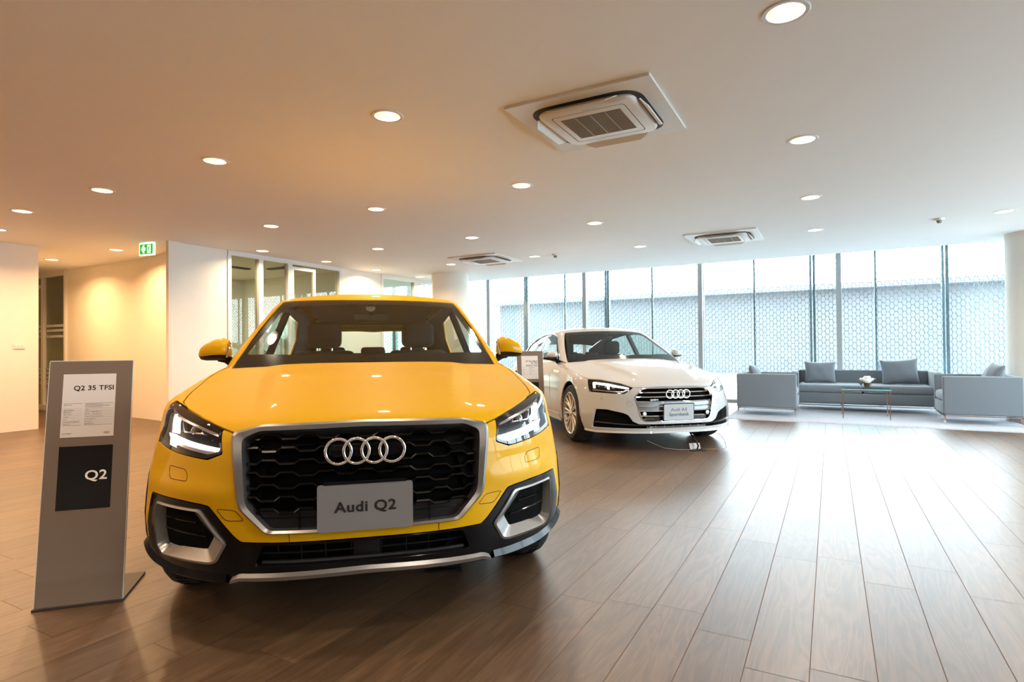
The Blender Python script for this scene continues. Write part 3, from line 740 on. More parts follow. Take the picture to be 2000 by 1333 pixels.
def interior(car, p):
    it = empty('interior', parent=car)
    # dashboard
    mb = MB(); secs = []
    for x in np.linspace(-p['w'], p['w'], 21):
        bul = .025*math.exp(-((abs(x)-p['sx'])/.16)**2) if x*p['wheel_s'] > 0 else 0.0
        q = [mb.bm.verts.new((x, y + .35*(x*x)*.5, z)) for y, z in ((p['dash_y']-.50, p['dash_z']-.035), (p['dash_y']-.25, p['dash_z']-.01), (p['dash_y'], p['dash_z']+bul), (p['dash_y']+.07, p['dash_z']-.02+bul), (p['dash_y']+.12, p['dash_z']-.12), (p['dash_y']+.08, .55))]
        secs.append(q)
    for a, b in zip(secs, secs[1:]):
        for i in range(5): mb.bm.faces.new((a[i], a[i+1], b[i+1], b[i]))
    mb.build('dashboard', M['cabin_trim'], it, True, angle=60)
    # seats
    def seat(x, y, nm='seat', w=.50, hz=1.0):
        mb = MB()
        mb.box((x, y-.22, p['sz']+.22), (w, .52, .16), .05, 3)
        rot = Matrix.Rotation(R_(-14), 3, 'X')
        bz = p['belt'] - .02
        mb.box((x, y+.12, (p['sz']+.28+bz+.10)/2), (w*.92, .13, bz-p['sz']-.15), .05, 3, rot=rot)
        for sg in (-1, 1): mb.box((x+sg*w*.41, y+.09, (p['sz']+.3+bz)/2), (.10, .17, bz-p['sz']-.32), .045, 3, rot=rot)
        s_ = mb.build(nm, M['seat'], it, True, angle=50)
        return s_
    def rest(x, y, z, w, h, s_):
        mb = MB(); mb.box((x, y, z), (w, .11, h), .05, 4); mb.build('headrest', M['seat'], s_, True, angle=60)
        pp = MB()
        for sg in (-1, 1): pp.cyl((x+sg*.055, y, z-h/2-.05), (x+sg*.055, y, z-h/2+.02), .006)
        pp.build('headrest_post', M['chrome'], s_, True)
    for sg in (-1, 1):
        s_ = seat(sg*p['sx'], p['sy']); rest(sg*p['sx'], p['sy']+.16, p['head'], .255, .20, s_)
    mb = MB(); mb.box((0, p['rear_y']-.2, p['sz']+.2), (1.22, .5, .16), .05, 3); mb.box((0, p['rear_y']+.1, p['sz']+.44), (1.22, .14, .60), .05, 3, rot=Matrix.Rotation(R_(-16), 3, 'X'))
    rs = mb.build('rear_seat', M['seat'], it, True, angle=50)
    for x in (-.36, 0, .36): 
        mb = MB(); mb.box((x, p['rear_y']+.20, p['belt']+.06), (.22, .09, .12), .03, 3); mb.build('headrest', M['seat'], rs, True, angle=60)
    # steering wheel
    mb = MB(); c = Vector((p['wheel_s']*p['sx'], p['wheel_y'], p['wheel_z']-.12)); rot = Matrix.Rotation(R_(-24), 3, 'X')
    P = [c + rot @ Vector((.182*math.cos(a), 0, .182*math.sin(a))) for a in [2*math.pi*k/40 for k in range(40)]]
    mb.tube(P, .016, 8, True); mb.box(c, (.16, .04, .12), .03, 3, rot=rot)
    for sg in (-1, 1): mb.box(c + rot @ Vector((sg*.12, 0, 0)), (.12, .02, .03), .008, 2, rot=rot)
    mb.box(c + rot @ Vector((0, 0, -.12)), (.03, .02, .12), .008, 2, rot=rot)
    mb.build('steering_wheel', M['cabin_trim'], it, True, angle=50)
    # interior mirror + sensor housing
    x, y, z = p['mir']; mb = MB(); mb.box((x, y+.03, z), (.235, .03, .062), .022, 3); mb.cyl((x, y-.02, z+.05), (x, y+.02, z+.02), .010); mb.cyl((x, y-.045, z+.062), (x, y-.02, z+.045), .032, .026)
    mb.build('rear_view_mirror', M['cabin_trim'], it, True, angle=50)
    # headliner
    fn = p['roof']; U = []
    xs = np.linspace(-.5, .5, 11); ys = np.linspace(y+.06, p['rear_y']+.52, 16)
    V = [tuple(q - np.array([0, 0, .035])) for q in surf(fn, 'top', [(a, b) for b in ys for a in xs])]
    F = [(j*11+i, j*11+i+1, (j+1)*11+i+1, (j+1)*11+i) for j in range(15) for i in range(10)]
    mesh_obj('headliner', V, F, M['cabin_light'], it, True)
    # door trims
    mb = MB()
    for sg in (-1, 1): mb.box((sg*(p['w']+.055), 1.55, p['belt']-.27), (.05, 2.0, .52), .02)
    mb.build('door_trim', M['cabin_trim'], it, True)
    mb = MB(); mb.box((0, p['rear_y']+.45, p['belt']-.05), (1.15, .5, .02), .005); mb.build('parcel_shelf', M['cabin_trim'], it)
M['windscreen_solid'] = mat('projector_glass', (.10, .11, .12), .04, spec=.8, coat=1.0)
M['tail_red'] = mat('tail_lamp_red', (.25, .01, .01), .1, coat=1.0)
# ---------------------------------------------------------------- white fastback
def emblem(car, xs, y, z, R, r, curve):
    for cx in xs:
        mb = MB(); n1, n2 = 56, 10
        vs = [[mb.bm.verts.new((cx+(R+r*math.cos(b))*math.cos(a), y + r*.8*math.sin(b) + abs(cx)*curve, z+(R+r*math.cos(b))*math.sin(a))) for b in [2*math.pi*j/n2 for j in range(n2)]] for a in [2*math.pi*i/n1 for i in range(n1)]]
        for i in range(n1):
            for j in range(n2): mb.bm.faces.new((vs[i][j], vs[(i+1) % n1][j], vs[(i+1) % n1][(j+1) % n2], vs[i][(j+1) % n2]))
        mb.build('emblem_ring', M['chrome'], car, True, angle=80)
def white_car():
    lw, cb = a5_lower, a5_cabin; a = R_(28.8)
    car = empty('car', (1.5538*math.cos(a) - 6.9995*math.sin(a), 1.5538*math.sin(a) + 6.9995*math.cos(a), 0), R_(12.24+28.8),
                label='white low fastback car with chrome barred grille, behind the yellow car', cat='car', group='cars on the showroom floor')
    W = M['white_paint']; lp = lambda h: h + flip(h[1:-1])[::-1]
    hl = [(.802, -.345, .742), (.700, -.49, .738), (.556, -.673, .707), (.455, -.78, .664), (.545, -.762, .600), (.819, -.447, .614)]
    go = [(0, -.84, .665), (.30, -.835, .665), (.368, -.815, .659), (.457, -.818, .572), (.400, -.858, .345), (.363, -.869, .314), (0, -.9, .312)]
    ht = [tuple(p) for p in surf_line(lw, 'pol', [(.455, -.78, .668), (.556, -.673, .711), (.700, -.49, .742), (.802, -.345, .746)], 0, step=.04)]
    SH = [tuple(p) for p in surf(lw, 'top', [(.822, -.25), (.838, -.05), (.845, .178), (.845, .40), (.84, .60), (.82, .76)])]
    half = [(0, -.83, .668), (.30, -.82, .668), (.372, -.806, .663)] + ht + [ *SH, (.76, .66, .94), (.5, .48, .95), (.25, .40, .955)]
    panel('bonnet', lw, 'top', half + [(0, .375, .957)] + flip(half[1:])[::-1], W, car, r=.004, step=.03, rim=.02)
    fen = [(.806, -.350, .741)] + [(x+.003, y, z-.002) for x, y, z in SH] + [(.80, .88, .93), (.88, .90, .75), (.9, .84, .28), (.9, .50, .20)] + arc(0, .33, .375, -18, 180, 16) + [(.9, -.382, .46), (.89, -.40, .58), (.822, -.44, .612)]
    panel('fender', lw, 'cyl', fen, W, car, r=.006, step=.03, rim=.018, mirror=True)
    opening = [(.797, -.56, .433), (.708, -.663, .434), (.57, -.78, .403), (.523, -.808, .381), (.480, -.83, .314), (.42, -.854, .286)]
    opb = [(.42, -.85, .238), (.669, -.711, .236), (.829, -.531, .232), (.82, -.548, .322)]
    opn = opening + flip(opening)[::-1] + flip(opb[::-1])[::-1] + opb
    opn = opening + flip(opening)[::-1] + flip(opb)[::-1] + opb if False else opening + [(-x, y, z) for x, y, z in opening[::-1]] + [(-x, y, z) for x, y, z in opb[::-1]] + opb
    out = [(.826, -.445, .608), (.893, -.405, .575), (.903, -.387, .46), (.903, -.39, .30), (.872, -.437, .184), (.795, -.562, .176), (.524, -.80, .186), (0, -.9, .192)]
    top = [(0, -.83, .664), (.30, -.82, .664), (.370, -.806, .660), (.453, -.780, .663), (.547, -.762, .596), (.819, -.447, .610)]
    poly = top + out[:-1] + flip(top[1:] + out[:-1])[::-1] + []
    poly = top + out + flip(top[1:] + out[:-1])[::-1]
    b = panel('bumper_cover', lw, 'pol', poly, W, car, r=.008, step=.024, rim=.03, holes=[lp(go), opn], hr=.012)[0]
    seam('sensor_cap', lw, 'pol', [(.74+.012*math.cos(t), -.6, .545+.012*math.sin(t)) for t in np.linspace(0, 2*math.pi, 10)[:-1]], M['gap'], b, .001, .0, 0, True)
    seam('washer_cap', lw, 'pol', [(.53, -.779, .520), (.49, -.807, .519), (.47, -.819, .478), (.52, -.792, .475)], M['gap'], b, .001, .0, .012, True)
    ribbon('lower_lip', lw, 'pol', [[(.872, -.437, .215), (.795, -.562, .205), (.524, -.80, .212), (0, -.9, .215), (-.524, -.80, .212), (-.795, -.562, .205), (-.872, -.437, .215)],
                                    [(.872, -.437, .195), (.795, -.562, .188), (.524, -.80, .195), (0, -.9, .197), (-.524, -.80, .195), (-.795, -.562, .188), (-.872, -.437, .195)],
                                    [(.872, -.437, .183), (.795, -.562, .174), (.524, -.80, .182), (0, -.9, .186), (-.524, -.80, .182), (-.795, -.562, .174), (-.872, -.437, .183)]], (.0, .014, -.02), W, b, False, False, r=.02)
    panel('lower_intake', lw, 'pol', [(.84, -.52, .44), (.85, -.5, .225), (-.85, -.5, .225), (-.84, -.52, .44)], M['matt_black'], car, r=.002, step=.06, off=-.06, rim=0)
    for s in (1, -1):
        sp = (lambda P, s=s: P if s == 1 else flip(P))
        ribbon('air_vent_blade', lw, 'pol', [sp([(.805, -.56, .300), (.785, -.57, .303), (.60, -.75, .288), (.44, -.85, .280), (.30, -.87, .278)]), sp([(.808, -.56, .286), (.785, -.57, .289), (.60, -.75, .279), (.44, -.85, .272), (.30, -.87, .270)]),
                                             sp([(.80, -.56, .285), (.785, -.57, .283), (.60, -.75, .274), (.44, -.85, .268), (.30, -.87, .267)])], (-.03, .0, -.05), M['satin_silver'], car, False, False, r=.01)
        g = MB()
        P = surf_line(lw, 'pol', [(s*.775, -.6, .43), (s*.775, -.6, .30)], -.03); g.tube(P, .004, 6)
        for z in (.325, .35, .375, .40):
            P = surf_line(lw, 'pol', [(s*.56, -.78, z), (s*.775, -.6, z+.006)], -.045); g.tube(P, .003, 5)
        g.build('vent_mesh', M['satin_black'], car, True)
    g = MB()
    for z in (.246, .258): P = surf_line(lw, 'pol', [(-.34, -.88, z), (.34, -.88, z)], -.018); g.tube(P, .0025, 5)
    for x in np.linspace(-.34, .34, 8): P = surf_line(lw, 'pol', [(x, -.88, .27), (x, -.88, .238)], -.018); g.tube(P, .003, 5)
    g.build('intake_bars', M['satin_silver'], car, True)
    # grille
    gi = [(0, -.84, .653), (.297, -.835, .653), (.362, -.815, .648), (.445, -.818, .571), (.390, -.858, .350), (.358, -.869, .325), (0, -.9, .323)]
    ribbon('grille_frame', lw, 'pol', [lp(go), lp(go), lp(gi), lp(gi)], (-.02, .005, .003, -.05), M['chrome'], car, False, True, r=.014, angle=30)
    gp = panel('grille', lw, 'pol', lp(gi), M['matt_black'], car, r=.01, step=.06, off=-.05, rim=0)[0]
    def lim(z): return float(np.interp(z, [.323, .350, .571, .648, .653], [.358, .392, .445, .362, .30])) - .004
    for z in (.613, .567, .517, .468, .421, .369):
        xm = lim(z); mb = MB(); secs = []
        for x, of in ((-xm, -.020), (-.30, -.004), (.30, -.004), (xm, -.020)):
            for sx in ([x] if abs(x) > .31 else [x]):
                q = []
                for dz, o in ((.006, -.008), (-.004, 0), (-.007, -.01), (.004, -.03)):
                    u = to_param('pol', (sx, -.88+.1*abs(sx), z))[0]; p = surf(lw, 'pol', [(u[0], z+dz)])[0]; q.append((p[0], p[1]-of-o, p[2]))
                secs.append(q)
        # follow the curve of the front
        full = []
        for (qa, qb) in zip(secs, secs[1:]):
            full.append(qa)
            if abs(qa[0][0]) < .31 and abs(qb[0][0]) < .31:
                for t in np.linspace(0, 1, 9)[1:-1]:
                    x = -.30 + .60*t; u = to_param('pol', (x, -.88, z))[0]
                    full.append([(lambda p, o=o, dz=dz: (p[0], p[1]+.004-o, p[2]))(surf(lw, 'pol', [(u[0], z+dz)])[0]) for dz, o in ((.006, -.008), (-.004, 0), (-.007, -.01), (.004, -.03))])
        full.append(secs[-1]); V = [[mb.bm.verts.new(p) for p in q] for q in full]
        for A, B in zip(V, V[1:]):
            for i in range(4): mb.bm.faces.new((A[i], A[(i+1) % 4], B[(i+1) % 4], B[i]))
        mb.build('grille_slat', M['chrome'], gp)
    for z0, z1 in ((.472, .512), (.426, .463)):
        panel('grille_infill', lw, 'pol', [(-lim(z1), -.82, z1), (lim(z1), -.82, z1), (lim(z0), -.83, z0), (-lim(z0), -.83, z0)], M['infill'], gp, r=.001, step=.05, off=-.024, rim=0)
    for z in (.335, .345, .355): 
        P = surf_line(lw, 'pol', [(-.36, -.86, z), (.36, -.86, z)], -.03); MB().tube(P, .002, 5).build('grille_rib', M['satin_silver'], gp)
    emblem(car, (-.093, -.031, .031, .093), -.905, .597, .0425, .0062, .03)
    for s in (-1, 1):
        c = surf_line(lw, 'pol', [(s*.36, -.85, .395)], -.012)[0]; mb = MB(); mb.cyl(c + np.array([0, .01, 0]), c + np.array([0, -.01, 0]), .020, n=20); mb.build('radar_sensor', M['satin_silver'], gp, True)
    q = surf_line(lw, 'pol', [(-.255, -.86, .541)], .004)[0]
    text_obj('badge', 'quattro', .026, M['badge'], gp, Matrix.Translation(q) @ Matrix.Rotation(R_(-10), 4, 'Z') @ Matrix.Rotation(R_(90), 4, 'X'), bold=.0008, sx=1.1, depth=.001)
    mb = MB(); T = Matrix.Translation((0, -.918, .408)) @ Matrix.Rotation(R_(92), 4, 'X'); mb.prism(fillet(rect(-.169, -.085, .169, .085), .012, 5), -.002, .002, T)
    pl = mb.build('number_plate', M['plate_white'], car)
    mb = MB(); mb.prism(fillet(rect(-.178, -.092, .178, .094), .016, 5), -.005, -.0025, T); mb.build('plate_holder', M['gloss_black'], gp)
    for tx, z in (('Audi A5', .434), ('Sportback', .385)): text_obj('plate_lettering', tx, .046, M['ink_grey'], pl, Matrix.Translation((0, -.9215, z)) @ Matrix.Rotation(R_(92), 4, 'X'), bold=.0008, sx=1.12, spacing=1.08)
    # headlights
    inn = [(.795, -.36, .733), (.700, -.49, .728), (.557, -.673, .698), (.475, -.77, .662), (.548, -.76, .610), (.808, -.455, .623)]
    panel('headlight_cover', lw, 'pol', hl, M['clear'], car, r=.008, step=.03, off=.001, rim=0, mirror=True)
    ribbon('headlight_bezel', lw, 'pol', [hl, hl, inn, inn], (-.03, -.001, -.004, -.04), M['gloss_black'], car, True, True, r=.008)
    for s in (1, -1):
        f = (lambda P, s=s: P if s == 1 else flip(P))
        h = panel('headlight', lw, 'pol', f(inn), M['lamp_dark'], car, r=.006, step=.03, off=-.04, rim=0)[0]
        for P in ([(.776, -.427, .718), (.751, -.463, .720), (.654, -.597, .708), (.487, -.762, .670), (.503, -.763, .658), (.655, -.60, .688), (.762, -.474, .700), (.776, -.43, .700)],
                  [(.776, -.427, .705), (.762, -.455, .705), (.757, -.47, .655), (.770, -.45, .653)], [(.672, -.58, .700), (.655, -.597, .700), (.648, -.61, .650), (.662, -.59, .648)]):
            panel('running_light', lw, 'pol', f(P), M['drl_soft'], h, r=.003, step=.03, off=-.010, rim=.012)
        ribbon('headlight_trim', lw, 'pol', [f([(.795, -.46, .632), (.56, -.755, .618), (.49, -.77, .655)]), f([(.795, -.46, .640), (.565, -.755, .627), (.50, -.77, .658)])], (-.012, -.014), M['lamp_bright'], h, False, False, r=.004)
        for cx in (.71, .60):
            c = surf_line(lw, 'pol', [(s*cx, -.6, .672)], -.03)[0]; nn = grad(lw, surf_line(lw, 'pol', [(s*cx, -.6, .672)], 0))[0]
            mb = MB(); mb.lathe([(.020, -.012), (.019, -.002), (.014, .006), (.001, .010)], 20); qq = Vector(nn).to_track_quat('Z', 'Y').to_matrix().to_4x4()
            for v in mb.bm.verts: v.co = Matrix.Translation(c) @ qq @ v.co
            mb.build('projector_lens', M['windscreen_solid'], h, True)
    # greenhouse
    black = [(0, .28, .955), (.35, .34, .955), (.76, .50, .955), (.560, 1.235, 1.305), (.42, 1.193, 1.32), (.28, 1.165, 1.325), (.13, 1.147, 1.33), (0, 1.142, 1.33)]
    frit = [(0, .43, .985), (.35, .49, .985), (.690, .64, .99), (.535, 1.14, 1.255), (.40, 1.09, 1.27), (.2, 1.065, 1.28), (0, 1.055, 1.285)]
    panel('windscreen', cb, 'top', lp(black), M['windscreen'], car, r=.02, step=.05, rim=0)
    panel('windscreen_border', cb, 'top', lp(black), M['gloss_black'], car, r=.02, step=.04, off=-.004, rim=0, holes=[lp(frit)], hr=.03)
    roofp = [(0, 1.145, 1.335), (.13, 1.15, 1.33), (.28, 1.168, 1.33), (.42, 1.196, 1.33), (.565, 1.24, 1.31), (.585, 1.5, 1.31), (.58, 2.1, 1.31), (.53, 2.6, 1.25), (0, 2.66, 1.28)]
    panel('roof', cb, 'top', lp(roofp), W, car, r=.02, step=.05, rim=.02)
    rwin = [(0, 2.67, 1.27), (.50, 2.62, 1.24), (.52, 3.25, 1.08), (0, 3.3, 1.08)]
    panel('rear_window', cb, 'top', lp(rwin), M['side_glass'], car, r=.04, step=.06, rim=0)
    pil = [(.77, .48, .90), (.752, .585, .956), (.567, 1.238, 1.305), (.588, 1.45, 1.32), (.585, 2.1, 1.31), (.535, 2.6, 1.26), (.52, 3.3, 1.06), (.62, 3.5, .98), (.70, 3.2, .95), (.74, 2.95, .97), (.66, 2.80, 1.12), (.635, 2.4, 1.23), (.63, 1.9, 1.275), (.635, 1.5, 1.275), (.66, 1.22, 1.23), (.745, .85, 1.03), (.80, .70, .93)]
    panel('pillar', cb, 'cyl', pil, W, car, r=.01, step=.04, rim=.012, mirror=True)
    panel('pillar_trim', cb, 'cyl', pil, M['cabin_trim'], car, r=.01, step=.06, off=-.018, rim=0, mirror=True)
    s1 = [(.80, .80, .95), (.745, .87, 1.02), (.665, 1.22, 1.22), (.635, 1.5, 1.268), (.632, 1.78, 1.268), (.78, 1.78, .95)]
    s2 = [(.78, 1.84, .95), (.632, 1.84, 1.268), (.635, 2.38, 1.225), (.66, 2.76, 1.11), (.74, 2.92, .97)]
    for sd in (s1, s2): panel('side_window', cb, 'cyl', sd, M['side_glass'], car, r=.02, step=.06, off=-.006, rim=0, mirror=True)
    panel('door_pillar', cb, 'cyl', [(.78, 1.77, .94), (.632, 1.77, 1.29), (.632, 1.85, 1.29), (.78, 1.85, .94)], M['gloss_black'], car, r=.004, step=.06, off=-.004, rim=.04, mirror=True)
    line = [(.80, .78, .94), (.745, .86, 1.025), (.662, 1.22, 1.228), (.633, 1.5, 1.275), (.628, 1.9, 1.275), (.633, 2.4, 1.232), (.66, 2.80, 1.12), (.74, 2.95, .96)]
    for s in (1, -1):
        P = surf_line(cb, 'cyl', [(abs(x), y, z) for x, y, z in line], .001, r=.05); MB().tube([(p[0]*s, p[1], p[2]) for p in P], .006, 6).build('window_trim', M['chrome'], car, True)
    # sides and tail
    panel('front_door', lw, 'cyl', [(.84, .875, .93), (.89, .915, .75), (.9, .855, .27), (.9, 1.75, .27), (.9, 1.82, .7), (.8, 1.815, .96)], W, car, r=.01, step=.05, rim=.015, mirror=True)
    panel('rear_door', lw, 'cyl', [(.8, 1.825, .96), (.9, 1.83, .70), (.9, 1.76, .27), (.9, 2.40, .27)] + arc(2.825, .33, .40, 178, 120, 4) + [(.9, 2.72, .75), (.8, 2.78, .96)], W, car, r=.008, step=.05, rim=.015, mirror=True)
    panel('rear_quarter', lw, 'cyl', [(.8, 2.79, .96), (.9, 2.73, .75)] + arc(2.825, .33, .40, 118, 0, 8) + [(.89, 3.3, .25), (.8, 3.70, .30), (.75, 3.76, .85), (.62, 3.5, .98)], W, car, r=.008, step=.05, rim=.015, mirror=True)
    panel('boot_lid', lw, 'top', [(.60, 3.20, 1), (.62, 3.70, .9), (-.62, 3.70, .9), (-.60, 3.20, 1)], W, car, r=.03, step=.06, rim=.015)
    panel('rear_bumper', lw, 'back', [(.76, 0, .86), (.80, 0, .25), (-.80, 0, .25), (-.76, 0, .86)], W, car, r=.03, step=.06, rim=.015)
    panel('sill', lw, 'cyl', [(.9, .50, .265), (.9, 2.42, .265), (.9, 2.42, .17), (.9, .47, .17)], W, car, r=.01, step=.05, off=.006, rim=.02, mirror=True)
    panel('side_vent', lw, 'cyl', [(.86, .50, .805), (.86, .80, .815), (.87, .75, .780), (.87, .56, .778)], M['chrome'], car, r=.006, step=.03, off=.004, rim=.006, mirror=True)
    for yc in (0.0, 2.825):
        for s in (1, -1): wheel(car, (s*.905, yc, .3325), s, .3325, .235, .245, M['alloy'], 10)
    for s in (1, -1):
        mo = empty('door_mirror', parent=car); prof = [(.820, 1.000, .040, .034), (.835, 1.008, .068, .052), (.870, 1.008, .078, .054), (.915, 1.000, .066, .042), (.945, .994, .045, .030), (.958, .990, .014, .010)]
        def shell(nm, mt, lo, hi, gr=0.0):
            mb = MB(); secs = []
            for x, zc, ry, rz in prof:
                secs.append([mb.bm.verts.new((s*x, .78 + (ry+gr)*(-math.cos(t))*(1 if math.cos(t) > 0 else .25), zc + (rz+gr)*math.copysign(abs(math.sin(t))**.8, math.sin(t)))) for t in np.linspace(lo, hi, 21)])
            for A, B in zip(secs, secs[1:]):
                for i in range(20): mb.bm.faces.new((A[i], A[i+1], B[i+1], B[i]))
            mb.bm.faces.new(secs[0]); mb.bm.faces.new(secs[-1]); return mb.build(nm, mt, mo, True, angle=50)
        shell('mirror_cap', W, R_(-30), R_(180)); shell('mirror_base', M['satin_black'], R_(-150), R_(-30), -.001)
        MB().box((s*.885, .80, 1.0), (.12, .006, .075), .002).build('mirror_glass', M['chrome'], mo)
        mb = MB(); mb.tube([(s*.81, .79, .90), (s*.835, .78, .935), (s*.855, .78, .965)], .018, 8); mb.build('mirror_arm', M['satin_black'], mo, True)
    car_inner(car, lw, -.43, 3.3, .20, .93, .34, [0, 2.825])
    interior(car, dict(sx=.37, sy=1.70, sz=.20, dash_y=.92, dash_z=.92, rear_y=2.50, wheel_y=1.22, wheel_z=.95, wheel_s=-1, head=1.09, mir=(0, 1.16, 1.235), roof=cb, belt=.90, w=.72))
    mb = MB(); mb.box((.55, -.55, .10), (.16, .20, .008), .002)
    return car
M['infill'] = mat('grille_grey', (.20, .22, .24), .4, metal=.5)
M['badge'] = mat('badge_light', (.8, .8, .8), .3)
M['ink_grey'] = mat('grey_lettering', (.10, .12, .14), .4)
# ---------------------------------------------------------------- room materials
M['wall'] = noisy(mat('painted_wall', (.80, .76, .69), .75, spec=.3), 12, .02)
M['wall_office'] = mat('office_wall', (.66, .60, .48), .8, spec=.3)
M['ceiling'] = noisy(mat('painted_ceiling', (.88, .87, .85), .65, spec=.3), 3, .015)
M['frame'] = mat('white_frame', (.74, .72, .69), .35)
M['mullion'] = mat('grey_mullion', (.42, .45, .47), .45, metal=.3)
M['post'] = mat('dark_post', (.24, .34, .38), .5, metal=.3)
M['screen'] = mat('screen_metal', (.20, .33, .38), .55, metal=.2)
M['glass'] = thin_glass('window_glass', (.93, .975, .985))
M['glass_in'] = thin_glass('partition_glass', (.80, .83, .74))
M['can'] = mat('downlight_reflector', (.85, .80, .74), .22, metal=.9)
M['trim'] = mat('downlight_ring', (.70, .68, .66), .4)
M['bulb'] = mat('downlight_lamp', (1, 1, 1), .4, emis=(1.0, .80, .58), estr=55.0)
M['ac'] = mat('cassette_white', (.72, .70, .66), .45)
M['ac_dark'] = mat('cassette_slot', (.03, .028, .025), .7)
M['asphalt'] = noisy(mat('outside_paving', (.50, .50, .50), .9), 3, .1)
M['facade'] = noisy(mat('outside_facade', (.108, .106, .108), .8), 2, .15)
M['facade_light'] = mat('outside_facade_light', (.16, .18, .20), .8)

def floor_material():
    m = bpy.data.materials.new('wood_look_tiles'); m.use_nodes = True; nt = m.node_tree; b = nt.nodes['Principled BSDF']
    at = N(m, 'ShaderNodeAttribute', attribute_name='plank'); tc = N(m, 'ShaderNodeTexCoord')
    sep = N(m, 'ShaderNodeSeparateColor'); L(m, at.outputs['Color'], sep.inputs[0])
    off = N(m, 'ShaderNodeVectorMath', operation='SCALE'); off.inputs['Scale'].default_value = 37.0; L(m, at.outputs['Color'], off.inputs[0])
    add = N(m, 'ShaderNodeVectorMath', operation='ADD'); L(m, tc.outputs['Object'], add.inputs[0]); L(m, off.outputs[0], add.inputs[1])
    mp = N(m, 'ShaderNodeMapping'); mp.inputs['Scale'].default_value = (7.0, .75, 1); L(m, add.outputs[0], mp.inputs[0])
    n1 = N(m, 'ShaderNodeTexNoise'); n1.inputs['Scale'].default_value = 1.3; n1.inputs['Detail'].default_value = 3; n1.inputs['Distortion'].default_value = .8
    L(m, mp.outputs[0], n1.inputs['Vector'])
    w = N(m, 'ShaderNodeMath', operation='MULTIPLY'); w.inputs[1].default_value = 9.0; L(m, n1.outputs['Fac'], w.inputs[0])
    fr = N(m, 'ShaderNodeMath', operation='PINGPONG'); fr.inputs[1].default_value = .5; L(m, w.outputs[0], fr.inputs[0])
    mp2 = N(m, 'ShaderNodeMapping'); mp2.inputs['Scale'].default_value = (60, 2.5, 1); L(m, add.outputs[0], mp2.inputs[0])
    n2 = N(m, 'ShaderNodeTexNoise'); n2.inputs['Scale'].default_value = 1.6; n2.inputs['Detail'].default_value = 8; n2.inputs['Roughness'].default_value = .7
    L(m, mp2.outputs[0], n2.inputs['Vector'])
    s1 = N(m, 'ShaderNodeMath', operation='MULTIPLY_ADD'); s1.inputs[1].default_value = .5; L(m, fr.outputs[0], s1.inputs[0])
    s2 = N(m, 'ShaderNodeMath', operation='MULTIPLY'); s2.inputs[1].default_value = .75; L(m, n2.outputs['Fac'], s2.inputs[0]); L(m, s2.outputs[0], s1.inputs[2])
    cr = N(m, 'ShaderNodeValToRGB'); e = cr.color_ramp.elements
    e[0].position = .2; e[0].color = (.050, .026, .011, 1); e[1].position = .78; e[1].color = (.138, .075, .036, 1)
    k = cr.color_ramp.elements.new(.48); k.color = (.088, .046, .020, 1)
    L(m, s1.outputs[0], cr.inputs[0])
    tv = N(m, 'ShaderNodeMapRange'); tv.inputs[3].default_value = .80; tv.inputs[4].default_value = 1.22; L(m, sep.outputs[0], tv.inputs[0])
    mu = N(m, 'ShaderNodeVectorMath', operation='SCALE'); L(m, cr.outputs[0], mu.inputs[0]); L(m, tv.outputs[0], mu.inputs['Scale'])
    L(m, mu.outputs[0], b.inputs['Base Color'])
    rr = N(m, 'ShaderNodeMapRange'); rr.inputs[3].default_value = .33; rr.inputs[4].default_value = .43; L(m, n2.outputs['Fac'], rr.inputs[0]); L(m, rr.outputs[0], b.inputs['Roughness'])
    bp = N(m, 'ShaderNodeBump'); bp.inputs['Strength'].default_value = .12; bp.inputs['Distance'].default_value = .0012; L(m, s1.outputs[0], bp.inputs['Height']); L(m, bp.outputs[0], b.inputs['Normal'])
    b.inputs['Specular IOR Level'].default_value = 1.0
    return m
X0, X1, Y0, Y1, YW = -14.0, 5.6, -5.0, 11.1, 12.0
def floor():
    w, ln, g = .1975, 1.195, .0014
    known = {-4: .20, -3: .25, -2: .30, -1: .155, 0: 1.15, 1: .05, 2: .975, 3: .11}
    V = []; F = []; Cc = []; rnd = random.Random(3)
    k0 = int((X0 + .275)/w) - 1; k1 = int((X1 + .275)/w) + 1
    prev = .4
    for k in range(k0, k1):
        a = -.275 + .0*k + w*k; off = known.get(k, None)
        if off is None: off = (prev + rnd.choice([.36, .42, .55, .8, .3]) + rnd.random()*.12) % ln
        prev = off
        y = Y0 - ln + off
        while y < YW + .3:
            i = len(V); V += [(a+g, y+g, 0), (a+w-g, y+g, 0), (a+w-g, y+ln-g, 0), (a+g, y+ln-g, 0)]; F.append((i, i+1, i+2, i+3))
            Cc.append((rnd.random(), rnd.random(), rnd.random(), 1)); y += ln
    o = mesh_obj('floor', V, F, floor_material()); tag(o, kind='structure')
    ca = o.data.color_attributes.new('plank', 'FLOAT_COLOR', 'CORNER')
    ca.data.foreach_set('color', np.repeat(np.array(Cc), 4, axis=0).ravel())
    gm = mat('tile_joint', (.17, .10, .075), .9, spec=.05)
    s = mesh_obj('floor_joints', [(X0-.2, Y0-.2, -.0015), (X1+.2, Y0-.2, -.0015), (X1+.2, YW+.4, -.0015), (X0-.2, YW+.4, -.0015)], [(0, 1, 2, 3)], gm, o)
    mb = MB(); mb.box(((X0+X1)/2, (Y0+YW)/2, -.15), (X1-X0+.6, YW-Y0+.6, .28)); mb.build('floor_slab', M['wall'], o)
floor()

